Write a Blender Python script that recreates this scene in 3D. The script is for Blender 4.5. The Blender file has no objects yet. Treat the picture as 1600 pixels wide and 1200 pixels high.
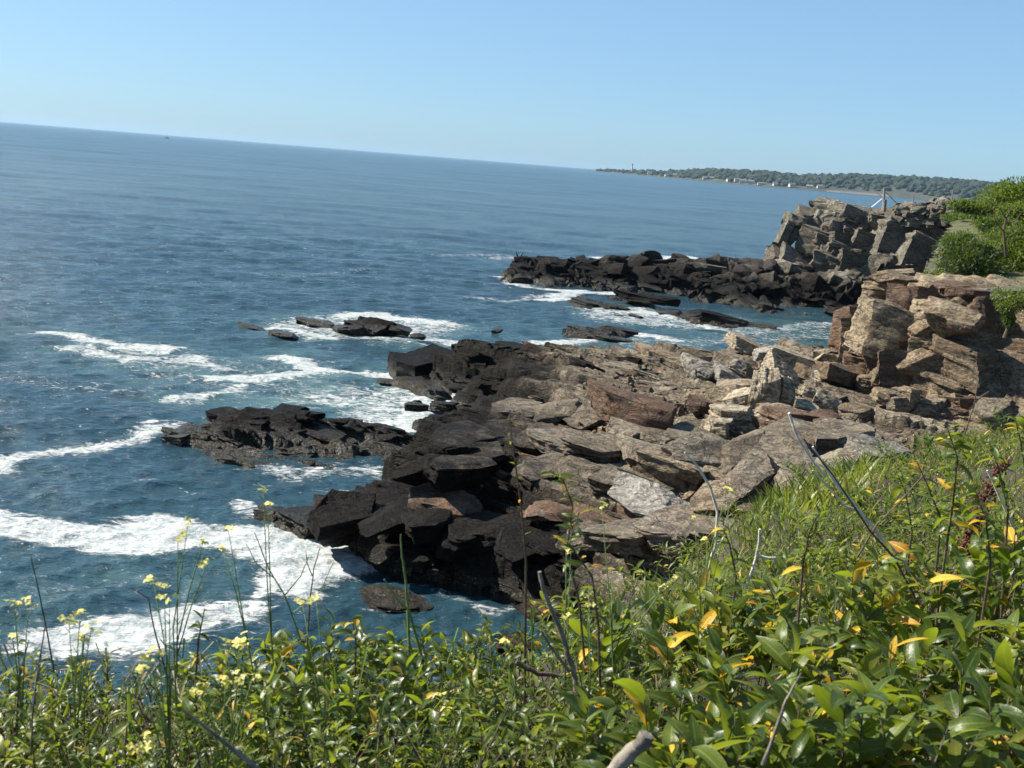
import bpy, bmesh, math, random
import numpy as np
from mathutils import Vector, Matrix, Euler, Quaternion

random.seed(7)
RNG = np.random.default_rng(11)
SC = bpy.context.scene
COL = SC.collection
rad = math.radians

# ------------------------------------------------------------------ camera, world, sun, exposure
CAM_H, PITCH, ROLL, FPX = 12.0, rad(11.5), rad(4.57), 1700.0      # FPX: focal length in pixels of the 1600 px wide photograph
cam_data = bpy.data.cameras.new("camera")
cam_data.sensor_width = 36.0
cam_data.lens = FPX / 1600.0 * 36.0
cam_data.clip_start, cam_data.clip_end = 0.05, 90000.0
cam_data.dof.use_dof = True
cam_data.dof.focus_distance = 38.0
cam_data.dof.aperture_fstop = 9.0
camera = bpy.data.objects.new("camera", cam_data)
COL.objects.link(camera)
camera.matrix_world = Matrix.Translation((0, 0, CAM_H)) @ Matrix.Rotation(math.pi / 2 - PITCH, 4, 'X') @ Matrix.Rotation(ROLL, 4, 'Z')
SC.camera = camera

SUN_AZ, SUN_EL = -72.0, 40.0          # degrees clockwise from +Y, above the horizon
world = bpy.data.worlds.new("World")
SC.world = world
world.use_nodes = True
wn, wl = world.node_tree.nodes, world.node_tree.links
sky = wn.new("ShaderNodeTexSky")
sky.sky_type = 'NISHITA'
sky.sun_disc = False
sky.sun_elevation, sky.sun_rotation = rad(SUN_EL), rad(SUN_AZ)
sky.air_density, sky.dust_density, sky.ozone_density, sky.altitude = 1.0, 2.0, 5.0, 1500.0
gam = wn.new("ShaderNodeGamma"); gam.inputs[1].default_value = 0.5
tnt = wn.new("ShaderNodeMix"); tnt.data_type = 'RGBA'; tnt.blend_type = 'MULTIPLY'; tnt.inputs[0].default_value = 1.0
tnt.inputs[7].default_value = (1.53, 2.12, 2.56, 1)
wl.new(sky.outputs[0], gam.inputs[0]); wl.new(gam.outputs[0], tnt.inputs[6])
wl.new(tnt.outputs[2], wn["Background"].inputs[0])
wn["Background"].inputs[1].default_value = 0.060

sun_data = bpy.data.lights.new("sun", 'SUN')
sun_data.energy, sun_data.angle, sun_data.color = 5.0, rad(0.53), (1.0, 0.94, 0.83)
sun = bpy.data.objects.new("sun", sun_data)
COL.objects.link(sun)
SUN_DIR = Vector((math.sin(rad(SUN_AZ)) * math.cos(rad(SUN_EL)), math.cos(rad(SUN_AZ)) * math.cos(rad(SUN_EL)), math.sin(rad(SUN_EL))))
sun.rotation_euler = SUN_DIR.to_track_quat('Z', 'Y').to_euler()
sun.location = (-40, 20, 60)

SC.view_settings.view_transform = 'Standard'
SC.view_settings.look = 'None'
SC.view_settings.exposure = 1.25
SC.view_settings.gamma = 1.0
SC.render.engine = 'CYCLES'
SC.cycles.max_bounces = 6
SC.cycles.transparent_max_bounces = 8
SC.cycles.use_denoising = True
HAZE = True

# ------------------------------------------------------------------ surveying helpers: a photograph pixel plus a real distance or height gives a place
def ray(px, py):
    a, b = (px - 800) / FPX, (600 - py) / FPX
    c, s = math.cos(ROLL), math.sin(ROLL)
    x, y = a * c - b * s, a * s + b * c
    return Vector((x, math.cos(PITCH) + y * math.sin(PITCH), y * math.cos(PITCH) - math.sin(PITCH)))

def at_y(px, py, Y):
    d = ray(px, py)
    return d * (Y / d.y) + Vector((0, 0, CAM_H))

def at_z(px, py, z):
    d = ray(px, py)
    return d * ((z - CAM_H) / d.z) + Vector((0, 0, CAM_H))

# ------------------------------------------------------------------ numpy noise
def _hash(ix, iy, iz, seed):
    h = (ix.astype(np.int64) * 374761393 + iy.astype(np.int64) * 668265263 + iz.astype(np.int64) * 2147483647 + seed * 974711) & 0xFFFFFFFF
    h = ((h ^ (h >> 13)) * 1274126177) & 0xFFFFFFFF
    h = (h ^ (h >> 16)) & 0xFFFFFFFF
    return h.astype(np.float64) / 4294967295.0

def vnoise(p, seed=0):
    """smooth value noise on an (n,3) array, -1..1"""
    i = np.floor(p); f = p - i; f = f * f * (3 - 2 * f)
    i = i.astype(np.int64); r = 0
    for dx in (0, 1):
        for dy in (0, 1):
            for dz in (0, 1):
                w = (f[:, 0] if dx else 1 - f[:, 0]) * (f[:, 1] if dy else 1 - f[:, 1]) * (f[:, 2] if dz else 1 - f[:, 2])
                r = r + w * _hash(i[:, 0] + dx, i[:, 1] + dy, i[:, 2] + dz, seed)
    return r * 2 - 1

def fbm(p, oct=4, seed=0, gain=0.5):
    r, a = 0, 1.0
    for k in range(oct):
        r = r + a * vnoise(p * 2.0 ** k + 17.3 * k, seed + k); a *= gain
    return r

def voro2(u, v, seed=0):
    """jittered-grid Voronoi: id, centre u, centre v, distance to the border"""
    iu, iv = np.floor(u).astype(np.int64), np.floor(v).astype(np.int64)
    z = np.zeros_like(iu)
    d1 = np.full(u.shape, 9e9); d2 = d1.copy(); cu = np.zeros_like(u); cv = np.zeros_like(u); cid = np.zeros_like(u)
    for a in (-1, 0, 1):
        for b in (-1, 0, 1):
            x, y = iu + a, iv + b
            px = x + 0.1 + 0.8 * _hash(x, y, z, seed); py = y + 0.1 + 0.8 * _hash(x, y, z + 1, seed)
            d = np.sqrt((px - u) ** 2 + (py - v) ** 2)
            nearer = d < d1
            d2 = np.where(nearer, d1, np.minimum(d2, d))
            d1 = np.where(nearer, d, d1)
            cu = np.where(nearer, px, cu); cv = np.where(nearer, py, cv)
            cid = np.where(nearer, _hash(x, y, z + 2, seed), cid)
    return cid, cu, cv, d2 - d1

def soft_cells(u, v, seed, beta, zfun):
    """blend of neighbouring cells' values: zfun(centre u, centre v, cell id) -> list of values, evaluated once per cell"""
    iu, iv = np.floor(u).astype(np.int64), np.floor(v).astype(np.int64)
    u0, v0 = iu.min() - 1, iv.min() - 1
    GU, GV = np.meshgrid(np.arange(u0, iu.max() + 2), np.arange(v0, iv.max() + 2), indexing='ij')
    zz = np.zeros_like(GU)
    cu = GU + 0.1 + 0.8 * _hash(GU, GV, zz, seed); cv = GV + 0.1 + 0.8 * _hash(GU, GV, zz + 1, seed); cid = _hash(GU, GV, zz + 2, seed)
    val = zfun(cu, cv, cid)
    D = []
    for a in (-1, 0, 1):
        for b in (-1, 0, 1):
            i, j = iu + a - u0, iv + b - v0
            D.append((np.hypot(cu[i, j] - u, cv[i, j] - v), i, j))
    dm = np.min([d[0] for d in D], 0)
    W = 0; acc = [0 for _ in range(len(val) + 3)]
    for d, i, j in D:
        w = np.exp(-beta * (d - dm)); W = W + w
        for k, q in enumerate(val): acc[k] = acc[k] + w * q[i, j]
        acc[-3] = acc[-3] + w * (u - cu[i, j]); acc[-2] = acc[-2] + w * (v - cv[i, j]); acc[-1] = acc[-1] + w * cid[i, j]
    return [q / W for q in acc]

def spline_surface(pts):
    """smooth surface z(x, y) through surveyed points (x, y, z)"""
    P = np.array([(p[0], p[1], p[2]) for p in pts], float)
    n = len(P)
    A = np.zeros((n + 3, n + 3))
    A[:n, :n] = np.hypot(P[:, None, 0] - P[None, :, 0], P[:, None, 1] - P[None, :, 1])
    A[:n, :n] -= np.eye(n) * 0.25
    A[:n, n] = 1; A[:n, n + 1:] = P[:, :2]; A[n, :n] = 1; A[n + 1:, :n] = P[:, :2].T
    w = np.linalg.solve(A, np.concatenate([P[:, 2], np.zeros(3)]))
    def f(x, y):
        x, y = np.asarray(x, float), np.asarray(y, float)
        sh = x.shape; x, y = x.ravel(), y.ravel(); out = np.empty_like(x)
        for k in range(0, len(x), 60000):
            a, b = x[k:k + 60000], y[k:k + 60000]
            out[k:k + 60000] = np.hypot(a[:, None] - P[:, 0], b[:, None] - P[:, 1]) @ w[:n] + w[n] + w[n + 1] * a + w[n + 2] * b
        return out.reshape(sh)
    return f

def inside(poly, x, y):
    poly = [(p[0], p[1]) for p in poly]
    r = np.zeros(np.shape(x), bool)
    for (x0, y0), (x1, y1) in zip(poly, poly[1:] + poly[:1]):
        if y0 == y1: continue
        r ^= ((y0 > y) != (y1 > y)) & (x < (x1 - x0) * (y - y0) / (y1 - y0) + x0)
    return r

def edge_dist(poly, x, y, closed=True):
    d = np.full(np.shape(x), 1e9)
    pts = [(p[0], p[1]) for p in poly]
    for (x0, y0), (x1, y1) in zip(pts, pts[1:] + (pts[:1] if closed else [])):
        ex, ey = x1 - x0, y1 - y0
        t = np.clip(((x - x0) * ex + (y - y0) * ey) / (ex * ex + ey * ey + 1e-9), 0, 1)
        d = np.minimum(d, np.hypot(x - x0 - t * ex, y - y0 - t * ey))
    return d

# ------------------------------------------------------------------ mesh and object helpers
def mesh_from(name, verts, faces, mat=None, smooth=None, attrs=None):
    """faces: (m,3) or (m,4) array; smooth: None flat, True smooth, number = sharp beyond that angle"""
    verts, faces = np.asarray(verts, np.float32), np.asarray(faces, np.int32)
    me = bpy.data.meshes.new(name)
    k = faces.shape[1]
    me.vertices.add(len(verts)); me.vertices.foreach_set("co", verts.ravel())
    me.loops.add(faces.size); me.loops.foreach_set("vertex_index", faces.ravel())
    me.polygons.add(len(faces)); me.polygons.foreach_set("loop_start", np.arange(0, faces.size, k, dtype=np.int32))
    if smooth:
        me.polygons.foreach_set("use_smooth", np.ones(len(faces), bool))
    else:
        me.polygons.foreach_set("use_smooth", np.zeros(len(faces), bool))
    for an, av in (attrs or {}).items():
        at = me.attributes.new(an, 'FLOAT', 'POINT'); at.data.foreach_set("value", np.asarray(av, np.float32))
    me.update(calc_edges=True); me.validate()
    if smooth and smooth is not True:
        me.set_sharp_from_angle(angle=rad(smooth))
    if mat: me.materials.append(mat)
    return me

def obj(name, me, parent=None, mw=None):
    o = bpy.data.objects.new(name, me)
    COL.objects.link(o)
    if parent is not None:
        o.parent = parent
        if mw is not None:
            o.matrix_basis = parent.matrix_basis.inverted() @ mw      # every parent here is a root or a direct child of a root at identity
    elif mw is not None:
        o.matrix_basis = mw
    return o

def tag(o, label=None, cat=None, group=None, kind=None):
    if label: o["label"] = label
    if cat: o["category"] = cat
    if group: o["group"] = group
    if kind: o["kind"] = kind
    return o

def root(name, loc, label, cat, group=None, rz=0.0):
    o = bpy.data.objects.new(name, None)
    o.empty_display_size = 0.2
    o.matrix_basis = Matrix.Translation(loc) @ Matrix.Rotation(rz, 4, 'Z')
    COL.objects.link(o)
    return tag(o, label, cat, group)

class Build:
    """collects tubes, boxes and copies of small shapes into ONE mesh"""
    def __init__(s): s.v, s.f, s.n, s.t, s.r = [], [], 0, [], []
    def add(s, v, f, tint=0.5, rib=None):
        v = np.asarray(v, float); s.v.append(v); s.f.append(np.asarray(f, int) + s.n); s.n += len(v)
        s.t.append(np.broadcast_to(np.asarray(tint, float), (len(v),)))
        s.r.append(np.ones(len(v)) if rib is None else rib)
    def tube(s, pts, radii, sides=6, tint=0.5, wob=0.0):
        P = [Vector(p) for p in pts]
        if not hasattr(radii, '__len__'): radii = [radii] * len(P)
        V = []
        for i, p in enumerate(P):
            d = (P[min(i + 1, len(P) - 1)] - P[max(i - 1, 0)]).normalized()
            a = d.cross(Vector((0.31, 0.77, 0.55))).normalized(); b = d.cross(a)
            for k in range(sides):
                w = 2 * math.pi * k / sides; rr = radii[i] * (1 + wob * random.uniform(-1, 1))
                V.append(p + a * (math.cos(w) * rr) + b * (math.sin(w) * rr))
        F = []
        for i in range(len(P) - 1):
            for k in range(sides):
                a0, a1 = i * sides + k, i * sides + (k + 1) % sides
                F += [(a0, a1, a1 + sides), (a0, a1 + sides, a0 + sides)]
        n = len(V); V += [P[0], P[-1]]
        for k in range(sides):
            F += [(n, (k + 1) % sides, k), (n + 1, n - 1 - sides + 1 + k, n - sides + (k + 1) % sides)]
        s.add(np.array([tuple(v) for v in V]), F, tint)
        return s
    def box(s, c, size, M=None, tint=0.5):
        q = np.array([(x, y, z) for x in (-.5, .5) for y in (-.5, .5) for z in (-.5, .5)]) * np.array(size)
        if M is not None: q = q @ np.array(M.to_3x3()).T
        s.add(q + np.array(c), [(0, 1, 3), (0, 3, 2), (4, 6, 7), (4, 7, 5), (0, 4, 5), (0, 5, 1), (2, 3, 7), (2, 7, 6), (0, 2, 6), (0, 6, 4), (1, 5, 7), (1, 7, 3)], tint)
        return s
    def copies(s, v, f, mats, tints):
        """many placed copies of one small shape"""
        v = np.asarray(v, float); f = np.asarray(f, int)
        M = np.array(mats, float)
        if len(M) == 0: return s
        W = np.einsum('mij,nj->mni', M[:, :3, :3], v) + M[:, None, :3, 3]
        F = f[None] + (np.arange(len(M)) * len(v))[:, None, None]
        s.add(W.reshape(-1, 3), F.reshape(-1, f.shape[1]), np.repeat(np.asarray(tints, float), len(v)), np.tile((np.arange(len(v)) % 3 > 0).astype(float), len(M)))
        return s
    def build(s, name, mat, parent=None, smooth=None, shift=None):
        V = np.concatenate(s.v); F = np.concatenate(s.f)
        if parent is not None and shift is None: shift = parent.matrix_basis.translation
        if shift is not None: V = V - np.array(shift)
        me = mesh_from(name, V, F, mat, smooth, {"tint": np.concatenate(s.t), "rib": np.concatenate(s.r)})
        return obj(name, me, parent)

# ------------------------------------------------------------------ materials
class NT:
    def __init__(s, name):
        s.m = bpy.data.materials.new(name); s.m.use_nodes = True
        s.t = s.m.node_tree; s.n = s.t.nodes; s.l = s.t.links
        s.b = s.n["Principled BSDF"]; s.out = s.n["Material Output"]
    def set(s, sock, val):
        if isinstance(val, bpy.types.NodeSocket): s.l.new(val, sock)
        elif val is not None: sock.default_value = val
    def node(s, t, **kw):
        n = s.n.new(t)
        for k, v in kw.items(): setattr(n, k, v)
        return n
    def noise(s, vec, scale, detail=4, rough=0.55, dist=0.0):
        n = s.node("ShaderNodeTexNoise"); s.set(n.inputs["Vector"], vec); n.inputs["Scale"].default_value = scale
        n.inputs["Detail"].default_value = detail; n.inputs["Roughness"].default_value = rough; n.inputs["Distortion"].default_value = dist
        return n.outputs["Fac"]
    def math(s, op, a, b=0.0, c=None, clamp=False):
        n = s.node("ShaderNodeMath", operation=op, use_clamp=clamp); s.set(n.inputs[0], a); s.set(n.inputs[1], b)
        if c is not None: s.set(n.inputs[2], c)
        return n.outputs[0]
    def ramp(s, fac, lo, hi, a=0.0, b=1.0, smooth=True):
        n = s.node("ShaderNodeMapRange"); n.interpolation_type = 'SMOOTHSTEP' if smooth else 'LINEAR'
        s.set(n.inputs[0], fac); s.set(n.inputs[1], lo); s.set(n.inputs[2], hi); s.set(n.inputs[3], a); s.set(n.inputs[4], b)
        return n.outputs[0]
    def mix(s, fac, a, b, mode='MIX'):
        n = s.node("ShaderNodeMix", data_type='RGBA', blend_type=mode); s.set(n.inputs[0], fac)
        s.set(n.inputs[6], (*a, 1) if isinstance(a, tuple) else a); s.set(n.inputs[7], (*b, 1) if isinstance(b, tuple) else b)
        return n.outputs[2]
    def mapping(s, vec, scale=(1, 1, 1), rot=(0, 0, 0)):
        n = s.node("ShaderNodeMapping"); s.set(n.inputs[0], vec); n.inputs["Scale"].default_value = scale; n.inputs["Rotation"].default_value = rot
        return n.outputs[0]
    def attr(s, name): return s.node("ShaderNodeAttribute", attribute_name=name).outputs["Fac"]
    def bump(s, h, strength, dist, normal=None):
        n = s.node("ShaderNodeBump"); s.set(n.inputs["Height"], h); s.set(n.inputs["Strength"], strength); s.set(n.inputs["Distance"], dist)
        if normal is not None: s.set(n.inputs["Normal"], normal)
        return n.outputs[0]

def rock_material(name, c1, c2, c3, rust=0.25, black_lo=-9.0, black_hi=-8.0, rough=0.8, pale=0.25, crack=1.0, cscale=0.55, xgrad=0.0):
    """fractured, laminated sea-cliff rock: grey, tan and rust staining, black algal zone below a tide height"""
    t = NT(name)
    pos = t.node("ShaderNodeNewGeometry").outputs["Position"]
    oc = t.node("ShaderNodeTexCoord").outputs["Object"]
    rnd = t.node("ShaderNodeObjectInfo").outputs["Random"]
    tint = t.attr("tint")
    sep = t.node("ShaderNodeSeparateXYZ"); t.l.new(pos, sep.inputs[0])
    big = t.noise(pos, 0.35, 5, 0.6); mid = t.noise(pos, 1.6, 6, 0.65); fine = t.noise(pos, 9.0, 6, 0.7)
    warp = t.node("ShaderNodeVectorMath", operation='ADD')
    wsc = t.node("ShaderNodeVectorMath", operation='SCALE'); wsc.inputs[3].default_value = 1.5
    wn_ = t.node("ShaderNodeTexNoise"); wn_.inputs["Scale"].default_value = 0.9; wn_.inputs["Detail"].default_value = 4; t.l.new(pos, wn_.inputs["Vector"])
    t.l.new(wn_.outputs["Color"], wsc.inputs[0]); t.l.new(pos, warp.inputs[0]); t.l.new(wsc.outputs[0], warp.inputs[1])
    bed = t.mapping(warp.outputs[0], (0.45, 1.0, 2.6), (rad(14), rad(10), rad(41)))
    lam = t.noise(bed, 3.2, 5, 0.7)                                     # laminae along the bedding
    strata = t.noise(t.mapping(oc, (0.6, 0.6, 7.0)), 2.5, 5, 0.65)       # laminae inside each block
    cell = t.math('FRACT', t.math('ADD', t.math('MULTIPLY', tint, 3.7), rnd))
    col = t.mix(t.ramp(big, 0.38, 0.62), c1, c2)
    col = t.mix(t.math('MULTIPLY', t.ramp(cell, 0.45, 0.95), 0.65), col, c3)
    rustf = t.math('MULTIPLY', t.ramp(t.math('ADD', mid, t.math('MULTIPLY', cell, 0.12)), 0.52, 0.72), rust)
    col = t.mix(rustf, col, (0.17, 0.085, 0.042))
    col = t.mix(t.math('MULTIPLY', t.ramp(strata, 0.50, 0.68), pale), col, (0.52, 0.46, 0.37))
    col = t.mix(t.math('MULTIPLY', t.ramp(lam, 0.54, 0.40), 0.7), col, (0.045, 0.036, 0.028))
    col = t.mix(t.math('MULTIPLY', t.ramp(fine, 0.56, 0.38), 0.45), col, (0.045, 0.036, 0.03))
    # cracks
    cv = t.node("ShaderNodeTexVoronoi", feature='DISTANCE_TO_EDGE'); cv.inputs["Scale"].default_value = cscale
    t.l.new(t.mapping(warp.outputs[0], (1.0, 1.5, 1.9), (rad(14), rad(10), rad(41))), cv.inputs["Vector"])
    cv2 = t.node("ShaderNodeTexVoronoi", feature='DISTANCE_TO_EDGE'); cv2.inputs["Scale"].default_value = cscale * 2.9
    t.l.new(t.mapping(warp.outputs[0], (0.8, 1.0, 1.7), (rad(34), rad(-20), rad(20))), cv2.inputs["Vector"])
    ck = t.math('MAXIMUM', t.math('MINIMUM', t.ramp(cv.outputs["Distance"], 0.0, 0.020), t.ramp(cv2.outputs["Distance"], 0.0, 0.016, 0.55, 1.0)), t.ramp(big, 0.46, 0.60))
    col = t.mix(t.math('MULTIPLY', t.math('SUBTRACT', 1.0, ck), 0.65 * crack), col, (0.022, 0.019, 0.017))
    # algae and wet black zone of the tide
    zz = t.math('ADD', sep.outputs["Z"], t.math('MULTIPLY', t.math('SUBTRACT', mid, 0.5), 2.0))
    if xgrad: zz = t.math('ADD', zz, t.math('MULTIPLY', t.math('MINIMUM', t.math('SUBTRACT', sep.outputs["X"], 2.6), 4.0), xgrad))
    blk = t.ramp(zz, black_lo, black_hi, 1.0, 0.0)
    blackcol = t.mix(t.ramp(fine, 0.42, 0.62), (0.0025, 0.0025, 0.0025), (0.010, 0.0085, 0.007))
    col = t.mix(t.math('MULTIPLY', blk, 0.95), col, blackcol)
    weed = t.math('MULTIPLY', t.ramp(sep.outputs["Z"], 0.25, 0.75, 1.0, 0.0), t.ramp(mid, 0.45, 0.6))
    col = t.mix(t.math('MULTIPLY', weed, 0.35), col, (0.055, 0.048, 0.015))
    barn = t.math('MULTIPLY', t.math('MULTIPLY', t.ramp(sep.outputs["Z"], 0.02, 0.15), t.ramp(sep.outputs["Z"], 0.65, 0.3)), t.ramp(t.noise(pos, 14.0, 3, 0.6), 0.56, 0.64))
    col = t.mix(t.math('MULTIPLY', barn, 0.7), col, (0.20, 0.18, 0.14))
    t.l.new(col, t.b.inputs["Base Color"])
    wet = t.ramp(t.math('ADD', sep.outputs["Z"], t.math('MULTIPLY', mid, 1.2)), 0.8, 1.9, 1.0, 0.0)
    t.set(t.b.inputs["Roughness"], t.math('MINIMUM', t.ramp(blk, 0, 1, rough, 0.6), t.ramp(wet, 0, 1, 0.9, 0.36)))
    t.set(t.b.inputs["Specular IOR Level"], t.math('MAXIMUM', t.ramp(blk, 0, 1, 0.22, 0.07), t.math('MULTIPLY', wet, 0.22)))
    hgt = t.math('ADD', t.math('MULTIPLY', lam, 1.5), t.math('ADD', t.math('MULTIPLY', strata, 0.5), t.math('ADD', t.math('MULTIPLY', mid, 0.9), t.math('MULTIPLY', fine, 0.45))))
    hgt = t.math('ADD', hgt, t.math('MULTIPLY', ck, 0.22 * crack))
    t.l.new(t.bump(hgt, 0.95, 0.14), t.b.inputs["Normal"])
    return t.m

def leaf_material(name, c1, c2, c3, gloss=0.36, trans=0.35, tcol=None, vein=True):
    t = NT(name)
    rnd = t.node("ShaderNodeObjectInfo").outputs["Random"]
    cell = t.math('FRACT', t.math('ADD', t.attr("tint"), rnd))
    pos = t.node("ShaderNodeNewGeometry").outputs["Position"]
    n = t.noise(pos, 28.0, 3)
    col = t.mix(t.ramp(cell, 0.1, 0.75), c1, c2)
    col = t.mix(t.ramp(cell, 0.82, 1.0), col, c3)
    col = t.mix(t.math('MULTIPLY', t.ramp(n, 0.5, 0.75), 0.35), col, c3)
    if vein:
        rib = t.attr("rib")
        col = t.mix(t.math('MULTIPLY', t.ramp(rib, 0.16, 0.02), 0.6), col, tuple(min(1.0, 2.2 * q + 0.03) for q in c2))
        col = t.mix(t.math('MULTIPLY', t.ramp(rib, 0.75, 1.0), 0.25), col, c3)
    t.l.new(col, t.b.inputs["Base Color"])
    t.b.inputs["Roughness"].default_value = gloss
    t.b.inputs["Specular IOR Level"].default_value = 0.38
    if vein:
        uvb = t.noise(pos, 120.0, 2)
        t.l.new(t.bump(uvb, 0.25, 0.004), t.b.inputs["Normal"])
    tr = t.node("ShaderNodeBsdfTranslucent")
    t.l.new(t.mix(0.65, col, tcol or (0.30, 0.42, 0.03)), tr.inputs[0])
    ms = t.node("ShaderNodeMixShader"); ms.inputs[0].default_value = trans
    t.l.new(t.b.outputs[0], ms.inputs[1]); t.l.new(tr.outputs[0], ms.inputs[2]); t.l.new(ms.outputs[0], t.out.inputs[0])
    return t.m

def plain_material(name, c1, c2, scale=6.0, rough=0.8, bump=0.3, bdist=0.01, detail=5):
    t = NT(name)
    pos = t.node("ShaderNodeNewGeometry").outputs["Position"]
    n = t.noise(pos, scale, detail, 0.6)
    t.l.new(t.mix(t.ramp(n, 0.35, 0.65), c1, c2), t.b.inputs["Base Color"])
    t.b.inputs["Roughness"].default_value = rough
    t.l.new(t.bump(t.noise(pos, scale * 3, 4), bump, bdist), t.b.inputs["Normal"])
    return t.m

M = {}
M['shelf'] = rock_material("shelf_rock", (0.125, 0.098, 0.066), (0.225, 0.185, 0.130), (0.33, 0.285, 0.215), 0.3, 1.3, 2.9, xgrad=0.30)
M['black'] = rock_material("tidal_black_rock", (0.008, 0.007, 0.006), (0.016, 0.0135, 0.011), (0.030, 0.025, 0.020), 0.15, 1.2, 4.2, 0.7, 0.03)
M['tan'] = rock_material("tan_cliff_rock", (0.22, 0.162, 0.096), (0.35, 0.275, 0.178), (0.145, 0.112, 0.076), 0.65, -2, -1.5, 0.85, 0.25)
M['rust'] = rock_material("rust_brown_rock", (0.145, 0.080, 0.048), (0.21, 0.135, 0.088), (0.10, 0.06, 0.039), 0.7, 0.3, 1.6, 0.8, 0.2, xgrad=0.15)
M['pale'] = rock_material("pale_layered_rock", (0.40, 0.33, 0.22), (0.50, 0.42, 0.295), (0.29, 0.225, 0.145), 0.3, -2, -1.5, 0.85, 0.4, 0.4)
M['grey'] = rock_material("grey_boulder_rock", (0.26, 0.24, 0.20), (0.38, 0.355, 0.31), (0.20, 0.178, 0.145), 0.15, -2, -1.5, 0.85, 0.25, 0.6)
M['head'] = rock_material("headland_rock", (0.125, 0.114, 0.088), (0.235, 0.215, 0.168), (0.068, 0.060, 0.046), 0.25, 1.6, 4.0, 0.85, 0.25, 1.0, 0.3)
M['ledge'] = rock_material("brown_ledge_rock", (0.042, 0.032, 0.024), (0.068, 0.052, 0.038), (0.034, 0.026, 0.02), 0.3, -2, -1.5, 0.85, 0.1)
M['leaf'] = leaf_material("glossy_green_leaf", (0.024, 0.046, 0.006), (0.050, 0.080, 0.010), (0.13, 0.135, 0.018), 0.36, 0.44, (0.34, 0.42, 0.02))
M['leaf_light'] = leaf_material("fresh_green_leaf", (0.050, 0.082, 0.010), (0.090, 0.125, 0.016), (0.18, 0.165, 0.03), 0.42, 0.40, (0.40, 0.46, 0.03))
M['leaf_yellow'] = leaf_material("yellow_autumn_leaf", (0.48, 0.28, 0.016), (0.55, 0.36, 0.035), (0.36, 0.15, 0.015), 0.5, 0.35, (0.8, 0.5, 0.03))
M['leaf_far'] = leaf_material("shrub_foliage", (0.022, 0.048, 0.008), (0.045, 0.078, 0.012), (0.095, 0.115, 0.025), 0.55, 0.3, None, False)
M['leaf_vine'] = leaf_material("yellow_green_foliage", (0.040, 0.068, 0.009), (0.072, 0.102, 0.014), (0.125, 0.135, 0.028), 0.55, 0.35, None, False)
M['leaf_juniper'] = leaf_material("juniper_foliage", (0.012, 0.029, 0.006), (0.024, 0.046, 0.008), (0.050, 0.070, 0.015), 0.6, 0.2, None, False)
M['grass'] = leaf_material("green_grass", (0.042, 0.082, 0.009), (0.075, 0.115, 0.014), (0.19, 0.175, 0.05), 0.5, 0.4, None, False)
M['straw'] = leaf_material("dry_straw", (0.20, 0.16, 0.07), (0.29, 0.24, 0.115), (0.12, 0.085, 0.04), 0.7, 0.2, (0.4, 0.3, 0.1), False)
M['petal'] = leaf_material("pale_yellow_petal", (0.55, 0.50, 0.11), (0.60, 0.56, 0.19), (0.52, 0.44, 0.07), 0.6, 0.3, (0.8, 0.75, 0.2), False)
M['stem'] = plain_material("green_stem", (0.085, 0.14, 0.03), (0.14, 0.19, 0.05), 20, 0.6)
M['twig'] = plain_material("brown_twig", (0.055, 0.035, 0.022), (0.10, 0.065, 0.042), 30, 0.8)
M['deadwood'] = plain_material("bleached_dead_wood", (0.46, 0.41, 0.33), (0.64, 0.58, 0.49), 22, 0.85, 0.6, 0.006)
M['greywood'] = plain_material("grey_weathered_wood", (0.10, 0.084, 0.065), (0.22, 0.19, 0.15), 16, 0.85, 0.8, 0.008)
M['redseed'] = plain_material("dark_red_seed", (0.06, 0.012, 0.008), (0.11, 0.028, 0.014), 30, 0.8)
M['soil'] = plain_material("leaf_litter_soil", (0.016, 0.013, 0.009), (0.040, 0.030, 0.020), 3.5, 0.95, 0.6, 0.05)
M['turf'] = plain_material("headland_turf", (0.035, 0.045, 0.012), (0.10, 0.09, 0.035), 0.8, 0.95, 0.6, 0.08)
M['post'] = plain_material("weathered_post", (0.15, 0.13, 0.11), (0.26, 0.23, 0.20), 8, 0.85)
M['feather'] = plain_material("black_feather", (0.012, 0.011, 0.011), (0.03, 0.027, 0.025), 20, 0.6)
M['spray'] = plain_material("white_water_spray", (0.80, 0.82, 0.83), (0.86, 0.87, 0.88), 5, 0.4)
M['farwood'] = plain_material("far_tree_crowns", (0.006, 0.016, 0.009), (0.016, 0.032, 0.014), 0.035, 0.95, 0.8, 4.0)
M['farland'] = plain_material("far_shore_land", (0.018, 0.028, 0.015), (0.045, 0.045, 0.03), 0.02, 0.95)
M['sand'] = plain_material("pale_beach_sand", (0.085, 0.08, 0.066), (0.12, 0.11, 0.092), 0.05, 0.95)
M['housewhite'] = plain_material("white_house_wall", (0.40, 0.40, 0.39), (0.46, 0.455, 0.44), 0.3, 0.8)
M['housetan'] = plain_material("tan_house_wall", (0.42, 0.36, 0.28), (0.50, 0.43, 0.34), 0.3, 0.8)
M['roofgrey'] = plain_material("grey_roof", (0.10, 0.10, 0.11), (0.16, 0.155, 0.15), 0.3, 0.9)
M['glass'] = plain_material("dark_window_glass", (0.02, 0.025, 0.03), (0.03, 0.035, 0.04), 1, 0.15)
M['boathull'] = plain_material("dark_blue_hull", (0.03, 0.05, 0.09), (0.05, 0.07, 0.11), 1, 0.5)
M['boatwhite'] = plain_material("white_boat_paint", (0.66, 0.68, 0.70), (0.75, 0.76, 0.77), 1, 0.5)

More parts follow.
